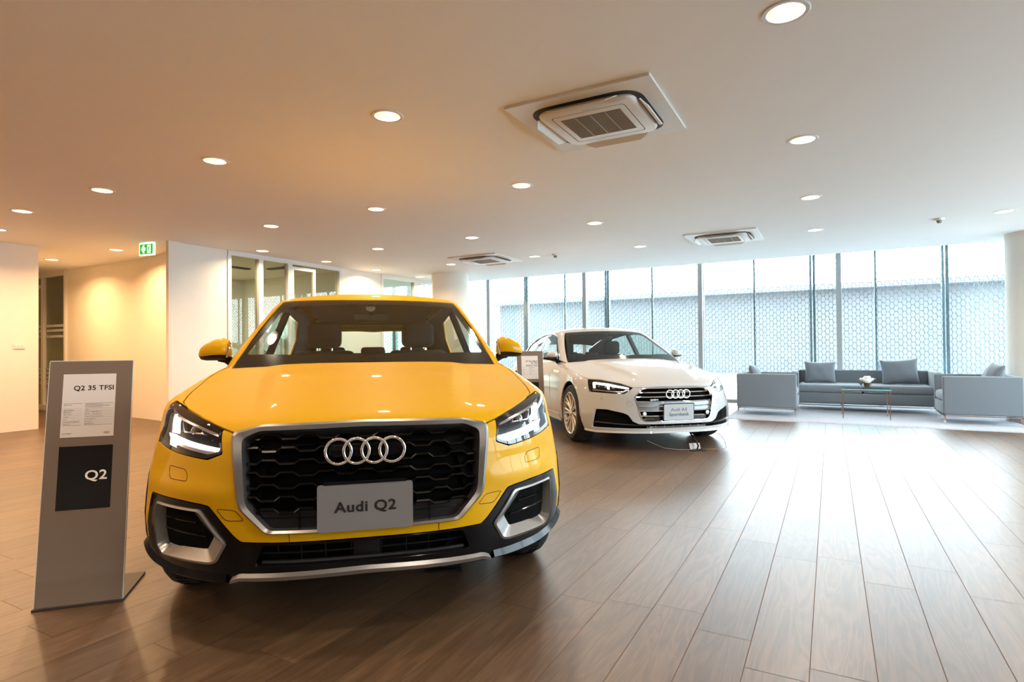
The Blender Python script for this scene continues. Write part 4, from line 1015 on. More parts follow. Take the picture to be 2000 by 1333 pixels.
# ---------------------------------------------------------------- downlights
DL_X = [-.16, -2.52, -4.31, -6.0]; DL_Y = [2.92, 4.80, 6.72, 8.65]
PLACE_X = ['rightmost', 'second from the right', 'third from the right', 'fourth from the right']
PLACE_Y = ['nearest row', 'second row', 'third row', 'fourth row']
LIGHTS = []
for j, y in enumerate(DL_Y):
    for i, x in enumerate(DL_X):
        LIGHTS.append((x, y, 'round recessed downlight, %s in the %s from the viewer' % (PLACE_X[i], PLACE_Y[j]), 'downlights in rows over the cars'))
LIGHTS += [(-7.61, 2.92, 'round recessed downlight at the far left, last in the row nearest the viewer', 'downlights in rows over the cars'),
           (-7.61, 5.93, 'warm downlight in front of the first glass office panel', 'downlights along the office wall'),
           (-7.61, 7.22, 'warm downlight above the right end of the glass office front', 'downlights along the office wall'),
           (-7.61, 8.47, 'warm downlight washing the plain wall between the two glass fronts', 'downlights along the office wall'),
           (-7.61, 9.81, 'warm downlight left of the round column, before the far glass front', 'downlights along the office wall'),
           (-9.34, 4.73, 'warm downlight left of the green exit sign', 'downlights in the left passage'),
           (-11.19, 4.69, 'warm downlight above the glass door at far left', 'downlights in the left passage'),
           (1.78, 8.60, 'round recessed downlight at the right edge near the right column', 'downlights in rows over the cars')]
for x, y in [(1.78, 6.72), (1.78, 4.8), (1.78, 2.92)] + [(x, y) for y in (1.04, -.84, -2.72) for x in (1.78, -.16, -2.52, -4.31, -6.0, -7.61)] + [(3.7, y) for y in (-.84, 2.92, 6.72)]  + [(-9.0, 3.2), (-9.0, 1.3), (-9.0, -.6)]:  # last group: unseen lamps added only to brighten the left wall
    LIGHTS.append((x, y, 'unseen round recessed downlight in the ceiling behind or beside the viewer', 'downlights outside the view'))
def rect(x0, y0, x1, y1): return [(x0, y0), (x1, y0), (x1, y1), (x0, y1)]
def ceiling():
    O = [np.array(p, float) for p in rect(X0, Y0, X1, Y1)]
    O = densify(O, 1.0); V = [tuple(p) for p in O]; E = [(i, (i+1) % len(O)) for i in range(len(O))]; holes = []
    n = 28
    for x, y, _, _ in LIGHTS:
        s = len(V); h = [(x + .088*math.cos(2*math.pi*k/n), y + .088*math.sin(2*math.pi*k/n)) for k in range(n)]
        V += h; E += [(s+k, s+(k+1) % n) for k in range(n)]; holes.append((x, y))
    vs, es, fs, _, _, _ = delaunay_2d_cdt([Vector(v) for v in V], E, [], 0, 1e-6)
    hx = np.array(holes); F = []
    for f in fs:
        c = sum((vs[i] for i in f), Vector((0, 0)))/len(f)
        if np.min(np.hypot(hx[:, 0]-c.x, hx[:, 1]-c.y)) > .086 and len({tuple(vs[i]) for i in f}) == len(f): F.append(tuple(f)[::-1])
    o = mesh_obj('ceiling', [(v.x, v.y, CEIL) for v in vs], F, M['ceiling']); tag(o, kind='structure')
    mb = MB(); mb.box(((X0+X1)/2, (Y0+Y1)/2, CEIL+.28), (X1-X0+.4, Y1-Y0, .2)); mb.build('ceiling_slab', M['ceiling'], o)
    mb = MB(); mb.box(((X0+X1)/2, Y1-.01, CEIL+.20), (X1-X0+.4, .02, .40)); mb.box(((X0+X1)/2, (Y1+YW)/2+.1, CEIL+.43), (X1-X0+.4, YW-Y1+.4, .06)); mb.build('window_pocket', M['ceiling'], o)
ceiling()
def downlights():
    root = empty('downlight', (LIGHTS[0][0], LIGHTS[0][1], CEIL))
    mb = MB(); mb.lathe([(.080, .004), (.082, -.004), (.100, -.005), (.106, -.001), (.106, .0)], 40); mb.build('ring', M['trim'], root, True)
    mb = MB(); mb.lathe([(.081, .0), (.080, .02), (.074, .05), (.058, .09), (.040, .115), (.001, .118)], 40); mb.build('reflector', M['can'], root, True, angle=60)
    mb = MB(); mb.lathe([(.001, .060), (.018, .064), (.032, .075), (.036, .090), (.033, .108)], 24); mb.build('lamp', M['bulb'], root, True, angle=80)
    warm = bpy.data.lights.new('downlight_beam', 'AREA'); warm.shape = 'DISK'; warm.size = .11; warm.energy = 8; warm.color = (1.0, .68, .38)
    warm.spread = R_(150)
    cool = warm.copy(); cool.name = 'downlight_beam_neutral'; cool.energy = 7.5; cool.color = (1.0, .88, .74)
    wall = warm.copy(); wall.name = 'downlight_beam_warm'; wall.energy = 26; wall.color = (1.0, .49, .11)
    edge = warm.copy(); edge.name = 'downlight_beam_left'; edge.energy = 22; edge.color = (1.0, .53, .17)
    neut = warm.copy(); neut.name = 'downlight_beam_office'; neut.energy = 14; neut.color = (1.0, .72, .40)
    for k, (x, y, lab, grp) in enumerate(LIGHTS):
        o = root if k == 0 else copy_tree(root)
        o.location = (x, y, CEIL); tag(o, lab, 'light', grp)
        lt = bpy.data.objects.new('beam', wall if grp.endswith('passage') else neut if grp.endswith('office wall') else edge if x < -5 else (cool if x > -1 else warm)); COL.objects.link(lt)
        lt.parent = o; lt.location = (0, 0, .012)
downlights()

# ---------------------------------------------------------------- walls
def wallbox(name, x0, y0, x1, y1, z0=0, z1=CEIL, m='wall'):
    mb = MB(); mb.box(((x0+x1)/2, (y0+y1)/2, (z0+z1)/2), (abs(x1-x0), abs(y1-y0), z1-z0)); return tag(mb.build(name, M[m]), kind='structure')
w_left = wallbox('wall_left', -14.0, -5.0, -10.0, 4.03)
wallbox('wall_back', X0, Y0-.15, X1, Y0)
wallbox('wall_passage', X0-.15, 4.0, X0, YW)
def curved_wall():
    pts = [(-12.36, 5.43), (-11.2, 5.44), (-10.3, 5.43), (-9.8, 5.41), (-9.35, 5.36), (-9.0, 5.28), (-8.65, 5.13), (-8.30, 4.95), (-8.03, 4.73)]
    mb = MB(); n = len(pts)
    A = [mb.bm.verts.new((x, y, 0)) for x, y in pts]; B = [mb.bm.verts.new((x, y, CEIL)) for x, y in pts]
    C_ = [mb.bm.verts.new((x-.02, y+.14, 0)) for x, y in pts[::-1]]; D = [mb.bm.verts.new((x-.02, y+.14, CEIL)) for x, y in pts[::-1]]
    lo = A + C_; hi = B + D; m = len(lo)
    for i in range(m): mb.bm.faces.new((lo[i], lo[(i+1) % m], hi[(i+1) % m], hi[i]))
    mb.bm.faces.new(lo[::-1]); mb.bm.faces.new(hi)
    tag(mb.build('wall_curved', M['wall'], smooth=True, angle=30), kind='structure')
curved_wall()
def office_wall():
    # white wall end with a slightly set back first strip, then the plain wall between the glass fronts
    mb = MB(); mb.prism([(-8.02, 4.70), (-7.96, 4.70), (-7.965, 4.87), (-8.0, 4.89), (-8.0, 5.64), (-8.15, 5.64), (-8.15, 5.0)], 0, CEIL); o = tag(mb.build('wall_office_front', M['wall']), kind='structure')
    wallbox('wall_between', -8.15, 7.93, -8.0, 9.06)
office_wall()
def glass_front(name, y0, y1, mull, doors, zt=CEIL):
    """white framed glazing in the plane X = -8"""
    mb = MB(); x = -8.03; d = .09
    mb.box((x, (y0+y1)/2, zt-.035), (d+.01, y1-y0, .07)); mb.box((x, (y0+y1)/2, .04), (d+.01, y1-y0, .08))
    for a in (y0+.025, y1-.03): mb.box((x, a, zt/2), (d, .06, zt-.02))
    for a, w in mull: mb.box((x, a, zt/2), (d, w, zt-.02))
    o = tag(mb.build(name, M['frame']), kind='structure')
    for a, b in doors:
        fr = MB(); t = .055; zd = zt - .10
        fr.box((x, a+t/2, zd/2), (.05, t, zd)); fr.box((x, b-t/2, zd/2), (.05, t, zd)); fr.box((x, (a+b)/2, zd-t/2), (.056, b-a, t)); fr.box((x, (a+b)/2, .08), (.056, b-a, .12))
        fr.build('door_leaf_frame', M['frame'], o)
    mb = MB(); mb.box((x-.01, (y0+y1)/2, zt/2), (.008, y1-y0-.06, zt-.1)); mb.build('glass_pane', M['glass_in'], o)
    return o
glass_front('window_office', 5.62, 7.95, [(6.20, .08), (6.77, .09)], [(6.81, 7.34)])
glass_front('window_far_office', 9.05, 11.98, [(10.16, .12)], [])
wallbox('trim_office_head', -8.14, 11.1, -8.0, 12.0, CEIL, 3.0)
# office rooms behind the glazing
wallbox('wall_office_side', -12.4, 8.28, -8.15, 8.42, m='wall_office'); wallbox('wall_office_back', -11.4, 5.7, -11.22, 8.28, m='wall_office')
wallbox('wall_office_near', -11.4, 5.585, -8.15, 5.68, m='wall_office')
def office_vent(x0, y0, x1, y1, lab):
    mb = MB(); mb.box(((x0+x1)/2, (y0+y1)/2, CEIL-.012), (abs(x1-x0), abs(y1-y0), .02))
    tag(mb.build('ceiling_vent', M['ac_dark']), lab, 'vent', 'dark slot vents in the office ceiling')
office_vent(-9.55, 6.1, -9.43, 7.1, 'dark slot vent in the office ceiling, seen through the first glass panel')
office_vent(-9.2, 7.25, -8.3, 7.37, 'dark slot vent in the office ceiling, seen through the second glass panel')
mb = MB(); mb.box((-10.4, 6.45, CEIL-.02), (.55, .16, .03)); ol = mb.build('ceiling_light', mat('office_tube', (1, 1, 1), .5, emis=(.95, 1, 1), estr=25)); tag(ol, 'white strip light in the office ceiling at its left edge', 'light')
ol_ = bpy.data.lights.new('office_lamp', 'AREA'); ol_.shape = 'RECTANGLE'; ol_.size = .5; ol_.size_y = .14; ol_.energy = 45; ol_.color = (1.0, .88, .66)
olo = bpy.data.objects.new('office_lamp', ol_); COL.objects.link(olo); olo.parent = ol; olo.location = (-10.4, 6.45, CEIL-.04)
# glass door at the far left
def left_door():
    y = 5.43; mb = MB(); zt = CEIL
    for x, w in ((-13.7, .12), (-13.23, .085), (-12.385, .05)): mb.box((x, y, zt/2), (w, .09, zt-.02))
    mb.box((-13.05, y, zt-.05), (1.35, .10, .10)); mb.box((-13.05, y, .05), (1.35, .10, .10)); mb.box((-13.45, y, zt-.26), (.4, .05, .06))
    o = tag(mb.build('door_left', M['frame']), kind='structure')
    mb = MB(); mb.box((-13.05, y+.01, zt/2), (1.35, .008, zt-.1)); mb.build('glass_pane', M['glass_in'], o)
    mb = MB(); rnd = random.Random(5)
    for z in (1.60, 1.51, 1.40):
        x = -13.62
        while x < -12.45:
            w = .05 + rnd.random()*.05; mb.box((x+w/2, y-.004, z), (w*.85, .003, .045)); x += w
    for z in (.78, .70, .62, .50): mb.box((-13.05, y-.004, z), (1.3, .003, .022))
    mb.build('frosted_band', mat('frosting', (.55, .60, .62), .6), o)
    wallbox('wall_store', X0, 8.2, -12.5, 8.3, m='wall_office'); wallbox('wall_store_side', -12.5, 5.6, -12.42, 8.3, m='wall_office')
    mb = MB()
    mb.box((0, 0, .5), (.95, .35, 1.0), .01); mb.box((0, 0, 1.03), (1.0, .4, .05), .01)
    for z in (.3, .6): mb.box((0, -.18, z), (.9, .01, .2), .004)
    o = mb.build('cabinet', mat('dark_cabinet', (.05, .025, .02), .5), loc=(-13.2, 7.7, 0)); tag(o, 'dark brown cabinet seen behind the glass door at far left', 'cabinet')
left_door()
# window wall
def window_wall():
    g = MB(); g.box((-4.2, YW, 1.52), (19.6, .012, 3.04)); 
    mull = [(x, M['mullion']) for x in (-12.11, -9.66, -7.2, -4.735, -2.27, .14, 2.6, 5.05)]
    for k, (x, m) in enumerate(mull):
        mb = MB(); mb.box((x, YW-.03, 1.52), (.085, .12, 3.04), .004); mb.box((x, YW+.06, 1.52), (.055, .06, 3.04))
        o = tag(mb.build('window_%d' % (k+1), m), kind='structure')
        if k == 0:
            g.build('glass_pane', M['glass'], o)
            mb = MB(); mb.box((-4.2, YW-.02, .03), (19.6, .10, .06)); mb.build('window_sill', M['mullion'], o)
window_wall()
def hex_panel(w, h, px, pz, t, d):
    """one metre wide bay of flat-topped hexagons made of thin bars"""
    V = []; F = []
    def bar(a, b):
        a, b = np.array(a), np.array(b); u = (b-a)/np.linalg.norm(b-a); n = np.array([-u[1], u[0]])*t/2
        i = len(V)
        for p in (a-n, a+n, b+n, b-n):
            for y in (0, d): V.append((p[0], y, p[1]))
        F.extend([(i, i+2, i+4, i+6), (i+1, i+7, i+5, i+3), (i, i+1, i+3, i+2), (i+2, i+3, i+5, i+4), (i+4, i+5, i+7, i+6), (i+6, i+7, i+1, i)])
    nx = int(round(w/px)); s = px*.30
    for c in range(nx):
        x = .011 + (c+.5)*px; z = (c % 2)*pz/2
        while z < h:
            bar((x-px*.5+s*.55, z), (x+px*.5-s*.55, z))
            bar((x+px*.5-s*.55, z), (x+px*.5+s*.55, z+pz/2)); bar((x+px*.5+s*.55, z-pz/2), (x+px*.5-s*.55, z))
            z += pz
    return V, F
def screens():
    V, F = hex_panel(.978, 3.3, .061125, .108, .0078, .014)
    me = None
    for k in range(-6, 3):
        for j in range(2):
            xk = -.335 + 2.005*k + j*1.0025
            if me is None:
                r = empty('sunscreen', (xk, YW+.16, 0)); p = mesh_obj('hexagon_mesh', V, F, M['screen'], r); me = p.data
                q = MB().box((.045, .03, 1.62), (.03, .05, 3.35)).build('post', M['post'], r); thin = q.data
            else:
                r = empty('sunscreen', (xk, YW+.16, 0))
                p = bpy.data.objects.new('hexagon_mesh', me); COL.objects.link(p); p.parent = r
                if j == 0:
                    mb = MB(); mb.box((.0185, .05, 1.62), (.035, .10, 3.35)); mb.box((.078, .05, 1.62), (.04, .10, 3.35)); mb.build('post', M['post'], r)
                else:
                    q = bpy.data.objects.new('post', thin); COL.objects.link(q); q.parent = r
            vis = -6.6 < xk < 1.9
            names = {0: 'directly behind'}
            i = k*2 + j
            lab = ('hexagon mesh sunscreen bay outside the glass, number %s from the right column' % ['one', 'two', 'three', 'four', 'five', 'six', 'seven', 'eight', 'nine', 'ten'][min(9, max(0, 2-i))]) if -7 <= i <= 2 else 'hexagon mesh sunscreen bay outside the glass, beyond the view or behind the office glazing'
            tag(r, lab, 'screen', 'hexagon mesh bays outside the window wall')
screens()
# right-hand window side (outside the view, gives daylight and reflections)
def right_side():
    wallbox('wall_right', X1, -5.0, X1+.15, 2.0)
    for k, y in enumerate((2.05, 4.3, 6.6, 8.9, 11.05)):
        mb = MB(); mb.box((X1+.03, y, 1.31), (.12, .085, CEIL+.0)); o = tag(mb.build('window_%d' % (k+12), M['mullion']), kind='structure')
        if k == 0:
            mb = MB(); mb.box((X1+.06, 6.55, 1.31), (.012, 9.0, 2.62)); mb.build('glass_pane', M['glass'], o)
right_side()
def column(name, x, y, r=.375):
    mb = MB(); mb.lathe([(r, 0), (r, CEIL)], 72, (x, y, 0)); tag(mb.build(name, M['wall'], smooth=True), kind='structure')
column('trim_column_left', -6.86, 9.85); column('trim_column_right', 2.545, 10.5)
wallbox('wall_right_corner', X1, Y1+.0, X1+.12, YW+.05, 0, 3.05)
# outside
def outside():
    mb = MB(); mb.box((-3, 42, -.12), (120, 60, .1)); tag(mb.build('floor_outside', M['asphalt']), kind='structure')
    mb = MB(); mb.box((45, 5, -.12), (74, 60, .1)); tag(mb.build('floor_outside_right', M['asphalt']), kind='structure')
    b = empty('building', (-2, 30, 0)); tag(b, 'long low blue-grey building across the street behind the mesh', 'building')
    mb = MB(); mb.box((0, 0, 1.62), (26, 8, 3.36)); mb.build('wall', M['facade'], b)
    mb = MB(); mb.box((0, -.2, 3.36), (26.6, 8.8, .2)); mb.build('roof', M['facade_light'], b)
    b2 = empty('building', (-20.5, 22, 0)); tag(b2, 'white rounded canopy building seen far left behind the mesh', 'building')
    mb = MB(); mb.lathe([(3.6, 0), (3.6, 2.6), (3.2, 3.4), (2.2, 4.0), (.01, 4.2)], 40); mb.build('wall', M['wall'], b2, True)
    mb = MB(); mb.lathe([(3.7, 2.45), (3.9, 2.5), (3.9, 2.62), (3.7, 2.66)], 40); mb.build('ledge', M['facade_light'], b2, True)
    r = empty('planter_box', (1.9, 23.4, -.07)); tag(r, 'small red and grey box on the ground outside, behind the left armchair', 'box')
    MB().box((0, 0, .3), (.42, .5, .6), .03).build('red_side', mat('box_red', (.16, .012, .016), .5), r)
    MB().box((-.36, 0, .29), (.3, .5, .58), .03).build('grey_side', mat('box_grey', (.04, .04, .055), .5), r)
outside()

# ---------------------------------------------------------------- ceiling fittings
def cassette(x, y, rz, lab):
    c = empty('air_conditioner', (x, y, CEIL), rz); tag(c, lab, 'air conditioner', 'ceiling cassette air conditioners')
    mb = MB(); poly = fillet(rect(-.465, -.465, .465, .465), .012, 3); mb.prism(poly, -.018, -.0002)
    mb.build('plate', M['ac'], c)
    def rr(h, r, n=8, bow=.0):
        return fillet(rect(-h, -h, h, h), r, n)
    mb = MB(); mb.prism(rr(.365, .16), -.0195, -.017); s = mb.build('slot', M['ac_dark'], c)
    # central panel with a soft edge
    mb = MB(); prof = [(.318, .10, -.018), (.322, .10, -.030), (.318, .10, -.040), (.305, .09, -.046)]
    rings = [[mb.bm.verts.new((p[0], p[1], z)) for p in rr(h, r)] for h, r, z in prof]
    for A, B in zip(rings, rings[1:]):
        for i in range(len(A)): mb.bm.faces.new((A[i], A[(i+1) % len(A)], B[(i+1) % len(B)], B[i]))
    mb.bm.faces.new(rings[-1]); p_ = mb.build('panel', M['ac'], c, True, angle=50)
    mb = MB(); o_ = rr(.245, .03, 4); i_ = rr(.240, .028, 4); A = [mb.bm.verts.new((a, b, -.0465)) for a, b in o_]; B = [mb.bm.verts.new((a, b, -.0465)) for a, b in i_]
    for i in range(len(A)): mb.bm.faces.new((A[i], A[(i+1) % len(A)], B[(i+1) % len(B)], B[i]))
    mb.build('access_line', M['ac_dark'], p_)
    g = MB(); g.box((0, 0, -.0468), (.40, .36, .0015)); gr = g.build('intake_grille', mat('cassette_grille', (.20, .175, .145), .6) if 'cassette_grille' not in bpy.data.materials else bpy.data.materials['cassette_grille'], p_)
    g = MB()
    for k in range(27): g.box((0, -.17 + k*.34/26, -.0485), (.40, .003, .003))
    for k in range(1, 4): g.box((-.2+.4*k/4, 0, -.049), (.006, .36, .004))
    g.build('grille_bars', M['ac'] if False else mat('cassette_bars', (.36, .32, .27), .6) if 'cassette_bars' not in bpy.data.materials else bpy.data.materials['cassette_bars'], gr)
    for k in range(4):
        a = k*math.pi/2; mb = MB()
        T = Matrix.Rotation(a, 4, 'Z') @ Matrix.Translation((0, -.342, -.034)) @ Matrix.Rotation(R_(38), 4, 'X')
        mb.prism([(-.22, .012), (.22, .012), (.235, .0), (.17, -.042), (-.17, -.042), (-.235, .0)], -.003, .003, T)
        mb.build('louvre', M['ac'], c)
    mb = MB(); mb.box((.03, -.262, -.0475), (.10, .012, .002)); mb.build('maker_label', mat('label_blue', (.55, .60, .75), .4) if 'label_blue' not in bpy.data.materials else bpy.data.materials['label_blue'], p_)
cassette(-1.325, 3.645, 0, 'large square ceiling air conditioner with open louvres nearest the viewer')
cassette(-1.28, 8.52, 0, 'square ceiling air conditioner above the sofas, near the windows')
cassette(-5.15, 8.45, 0, 'square ceiling air conditioner in front of the round column')
for x, y, lab in [(1.18, 8.68, 'small round white smoke detector at the right, near the window column'), (-3.93, 8.65, 'small round smoke detector above the white car')]:
    t = empty('smoke_detector', (x, y, CEIL)); tag(t, lab, 'smoke detector', 'smoke detectors on the ceiling')
    mb = MB(); mb.lathe([(.001, -.024), (.052, -.024), (.056, -.018), (.056, 0)], 32); mb.build('base', M['ac'], t, True)
    mb = MB(); mb.lathe([(.001, -.058), (.018, -.056), (.028, -.045), (.030, -.024)], 24); mb.build('sensor_head', mat('detector_grey', (.25, .24, .22), .6) if 'detector_grey' not in bpy.data.materials else bpy.data.materials['detector_grey'], t, True)
def exit_sign():
    e = empty('exit_sign', (-8.36, 4.64, CEIL-.003)); e.rotation_euler.z = R_(9.0)
    tag(e, 'green and white illuminated exit sign with arrow hanging by the curved wall', 'sign')
    wt = mat('exit_white', (.9, .95, .9), .4, emis=(.85, 1.0, .9), estr=.9); gn = mat('exit_green', (.0, .35, .05), .4, emis=(.0, .42, .02), estr=.9)
    W, Hh = .28, .175
    mb = MB(); mb.box((0, 0, -Hh/2-.006), (W, .03, Hh), .003); b = mb.build('housing', wt, e)
    for s in (-1, 1):
        mb = MB(); mb.box((0, s*.0160, -Hh/2-.006), (W-.036, .002, Hh-.036)); p = mb.build('face', gn, e)
        T = Matrix.Translation((0, s*.0178, -Hh/2-.006)) @ Matrix.Rotation(R_(90), 4, 'X')
        mb = MB(); mb.prism([(-.095, 0), (-.055, .058), (-.03, .058), (-.045, .024), (-.014, .024), (-.014, -.024), (-.045, -.024), (-.03, -.058), (-.055, -.058)], -.001, .001, T); mb.build('arrow', wt, p)
        mb = MB(); mb.prism(rect(.018, -.058, .086, .058), -.001, .001, T); dr = mb.build('doorway', wt, p)
        T2 = Matrix.Translation((0, s*.0192, -Hh/2-.006)) @ Matrix.Rotation(R_(90), 4, 'X')
        mb = MB()
        for poly in ([(.048, .030), (.058, .030), (.058, .042), (.048, .042)], [(.042, -.010), (.060, -.010), (.062, .026), (.046, .028)], [(.042, -.008), (.052, -.012), (.038, -.046), (.030, -.044)], [(.052, -.008), (.062, -.010), (.078, -.038), (.070, -.044)], [(.046, .020), (.030, .006), (.034, .002), (.048, .012)], [(.058, .024), (.074, .010), (.071, .005), (.058, .016)]):
            mb.prism(poly, -.0008, .0008, T2)
        mb.build('running_figure', gn, p)
exit_sign()
def switch():
    s = empty('light_switch', (-9.999, 3.80, 1.185)); tag(s, 'small white three-gang light switch plate on the left wall', 'light switch')
    mb = MB(); mb.box((.004, 0, 0), (.008, .13, .075), .003); mb.build('plate', M['frame'], s)
    for k in (-1, 0, 1): MB().box((.010, k*.036, 0), (.006, .026, .045), .002).build('rocker', M['ac'], s)
switch()
# ---------------------------------------------------------------- lounge
M['sofa'] = noisy(mat('grey_wool', (.15, .172, .195), .9, sheen=.3, spec=.2), 220, .12, .15, .001)
M['cushion'] = noisy(mat('grey_cushion', (.17, .192, .22), .9, sheen=.3, spec=.2), 220, .12, .15, .001)
M['piping'] = mat('light_piping', (.60, .60, .64), .8)
M['table_metal'] = mat('bronze_metal', (.42, .36, .30), .25, metal=1.0)
M['table_glass'] = thin_glass('table_glass', (.72, .93, .95))
M['glass_edge'] = mat('table_glass_edge', (.18, .48, .52), .1, coat=.5)
M['vase_glass'] = thin_glass('vase_glass', (.93, .96, .96))
M['rug'] = noisy(mat('shag_rug', (.25, .24, .275), .95, sheen=.4, spec=.1), 45, .35, .9, .012)
def soft_box(mb, c, d, b=.03, puff=.0, rot=None):
    """box with rounded edges and bulging top"""
    r = bmesh.ops.create_grid(mb.bm, x_segments=1, y_segments=1, size=.5); bmesh.ops.delete(mb.bm, geom=r['verts'], context='VERTS')
    n = 14; V = {}
    def P(u, v, w):
        # superellipsoid cushion
        return None
    mb.box(c, d, b, 4, rot=rot)
def cushion(name, w, h, t, loc, rot, parent=None, mt=None, label=None, grp=None):
    n = 16; V = []; F = []
    for side in (1, -1):
        for j in range(n+1):
            for i in range(n+1):
                u, v = -1+2*i/n, -1+2*j/n
                pin = 1 - .09*(1-u*u)*(v*v)**2*0 ; e = (1-abs(u)**2.6)*(1-abs(v)**2.6)
                x = u*w/2*(1-.07*(1-v*v)) ; z = v*h/2*(1-.07*(1-u*u)); y = side*t/2*max(e, 0)**.55
                y += side*.006*math.sin(7*u+3*v)*e
                V.append((x, y, z))
    m = (n+1)**2
    for s in (0, 1):
        for j in range(n):
            for i in range(n):
                a = s*m + j*(n+1)+i; q = (a, a+1, a+n+2, a+n+1); F.append(q if s else q[::-1])
    me = bpy.data.meshes.new(name); me.from_pydata(V, [], F)
    bm = bmesh.new(); bm.from_mesh(me); bmesh.ops.remove_doubles(bm, verts=bm.verts, dist=1e-4); bm.to_mesh(me); bm.free()
    me.materials.append(mt or M['cushion']); me.polygons.foreach_set('use_smooth', [True]*len(me.polygons))
    o = bpy.data.objects.new(name, me); COL.objects.link(o); o.location = loc; o.rotation_euler = rot
    if parent: o.parent = parent
    if label: tag(o, label, 'cushion', grp)
    return o
def seat_unit(name, w, d, seats, loc, rz, lab, cat, grp=None):
    """sofa or armchair: local -Y is the open front, origin at floor centre"""
    s = empty(name, loc, rz); tag(s, lab, cat, grp)
    z0, zt, th = .125, .645, .085
    def shell(nm, c, dd):
        mb = MB(); mb.box(c, dd, .022, 4); o = mb.build(nm, M['sofa'], s, True, angle=50); return o
    for sg, nm in ((-1, 'armrest'), (1, 'armrest')):
        a = shell(nm, (sg*(w/2-th/2), 0, (z0+zt)/2), (th, d, zt-z0))
        pp = MB(); x = sg*(w/2-th/2); o = th/2-.0068
        for e in (-o, o):
            P = fillet([(-d/2+.0068, z0+.02), (-d/2+.0068, zt-.0068), (d/2-.02, zt-.0068)], .02, 4, False)
            pp.tube([(x+e, p[0], p[1]) for p in P], .0055, 6)
        pp.build('piping', M['piping'], a, True)
    shell('backrest', (0, d/2-th/2, (z0+zt)/2), (w-2*th+.01, th, zt-z0))
    shell('base', (0, -.01, z0+.085), (w-2*th+.005, d-.02, .17))
    iw = w-2*th; cw = iw/seats
    for k in range(seats):
        mb = MB(); mb.box((-iw/2+cw*(k+.5), -.045, .36), (cw-.006, d-th-.01, .135), .05, 5)
        for v in mb.bm.verts:
            if v.co.z > .38: u = (v.co.x+iw/2-cw*(k+.5))/(cw/2); w_ = (v.co.y+.045)/((d-th)/2); v.co.z += .014*(1-u*u)*(1-w_*w_)
        mb.build('seat_cushion', M['cushion'], s, True, angle=70)
    mb = MB(); zf = z0-.012
    for x in (-w/2+.02, w/2-.02):
        mb.box((x, 0, zf), (.022, d-.02, .014))
    for y in (-d/2+.02, d/2-.02): mb.box((0, y, zf), (w-.02, .022, .014))
    fr = mb.build('frame', M['chrome'], s)
    for x in (-w/2+.02, w/2-.02):
        for y in (-d/2+.02, d/2-.02): MB().box((x, y, zf/2), (.022, .022, zf)).build('leg', M['chrome'], s)
    return s
RZ = .016
seat_unit('armchair', .80, .85, 1, (-.885, 10.12, RZ), R_(90), 'grey armchair with its back to the white car, left of the sofa', 'armchair', 'grey lounge armchairs')
seat_unit('armchair', .80, .85, 1, (1.745, 10.08, RZ), R_(-90), 'grey armchair at the right edge beside the round column', 'armchair', 'grey lounge armchairs')
seat_unit('sofa', 2.06, .86, 2, (.44, 11.24, RZ), 0, 'long grey two-cushion sofa against the windows behind the glass table', 'sofa')
cushion('throw_pillow', .48, .38, .17, (-.17, 11.37, .61+RZ), (R_(-14), 0, R_(3)), label='grey throw pillow on the left half of the sofa', grp='throw pillows on the lounge seats')
cushion('throw_pillow', .52, .42, .18, (.98, 11.36, .63+RZ), (R_(-14), R_(-4), R_(-4)), label='grey throw pillow on the right half of the sofa', grp='throw pillows on the lounge seats')
cushion('throw_pillow', .46, .38, .16, (-1.07, 10.14, .60+RZ), (R_(-22), 0, R_(92)), label='grey throw pillow leaning on the back of the left armchair', grp='throw pillows on the lounge seats')
cushion('throw_pillow', .48, .42, .18, (1.93, 10.12, .62+RZ), (R_(-24), R_(6), R_(-88)), label='grey throw pillow leaning on the back of the right armchair', grp='throw pillows on the lounge seats')
def rug():
    n = 120; m = 60; x0, x1, y0, y1 = -1.42, 2.24, 9.20, 11.85; V = []; rnd = random.Random(2)
    for j in range(m+1):
        for i in range(n+1):
            e = min(i, n-i, j, m-j)
            V.append((x0+(x1-x0)*i/n + rnd.uniform(-.006, .006), y0+(y1-y0)*j/m + rnd.uniform(-.008, .008), (.016 if e > 0 else .001) + (rnd.uniform(-.003, .0) if e > 0 else 0)))
    F = [(j*(n+1)+i, j*(n+1)+i+1, (j+1)*(n+1)+i+1, (j+1)*(n+1)+i) for j in range(m) for i in range(n)]
    o = mesh_obj('rug', V, F, M['rug'], smooth=True); tag(o, 'pale grey shaggy rug under the lounge seats', 'rug')
rug()
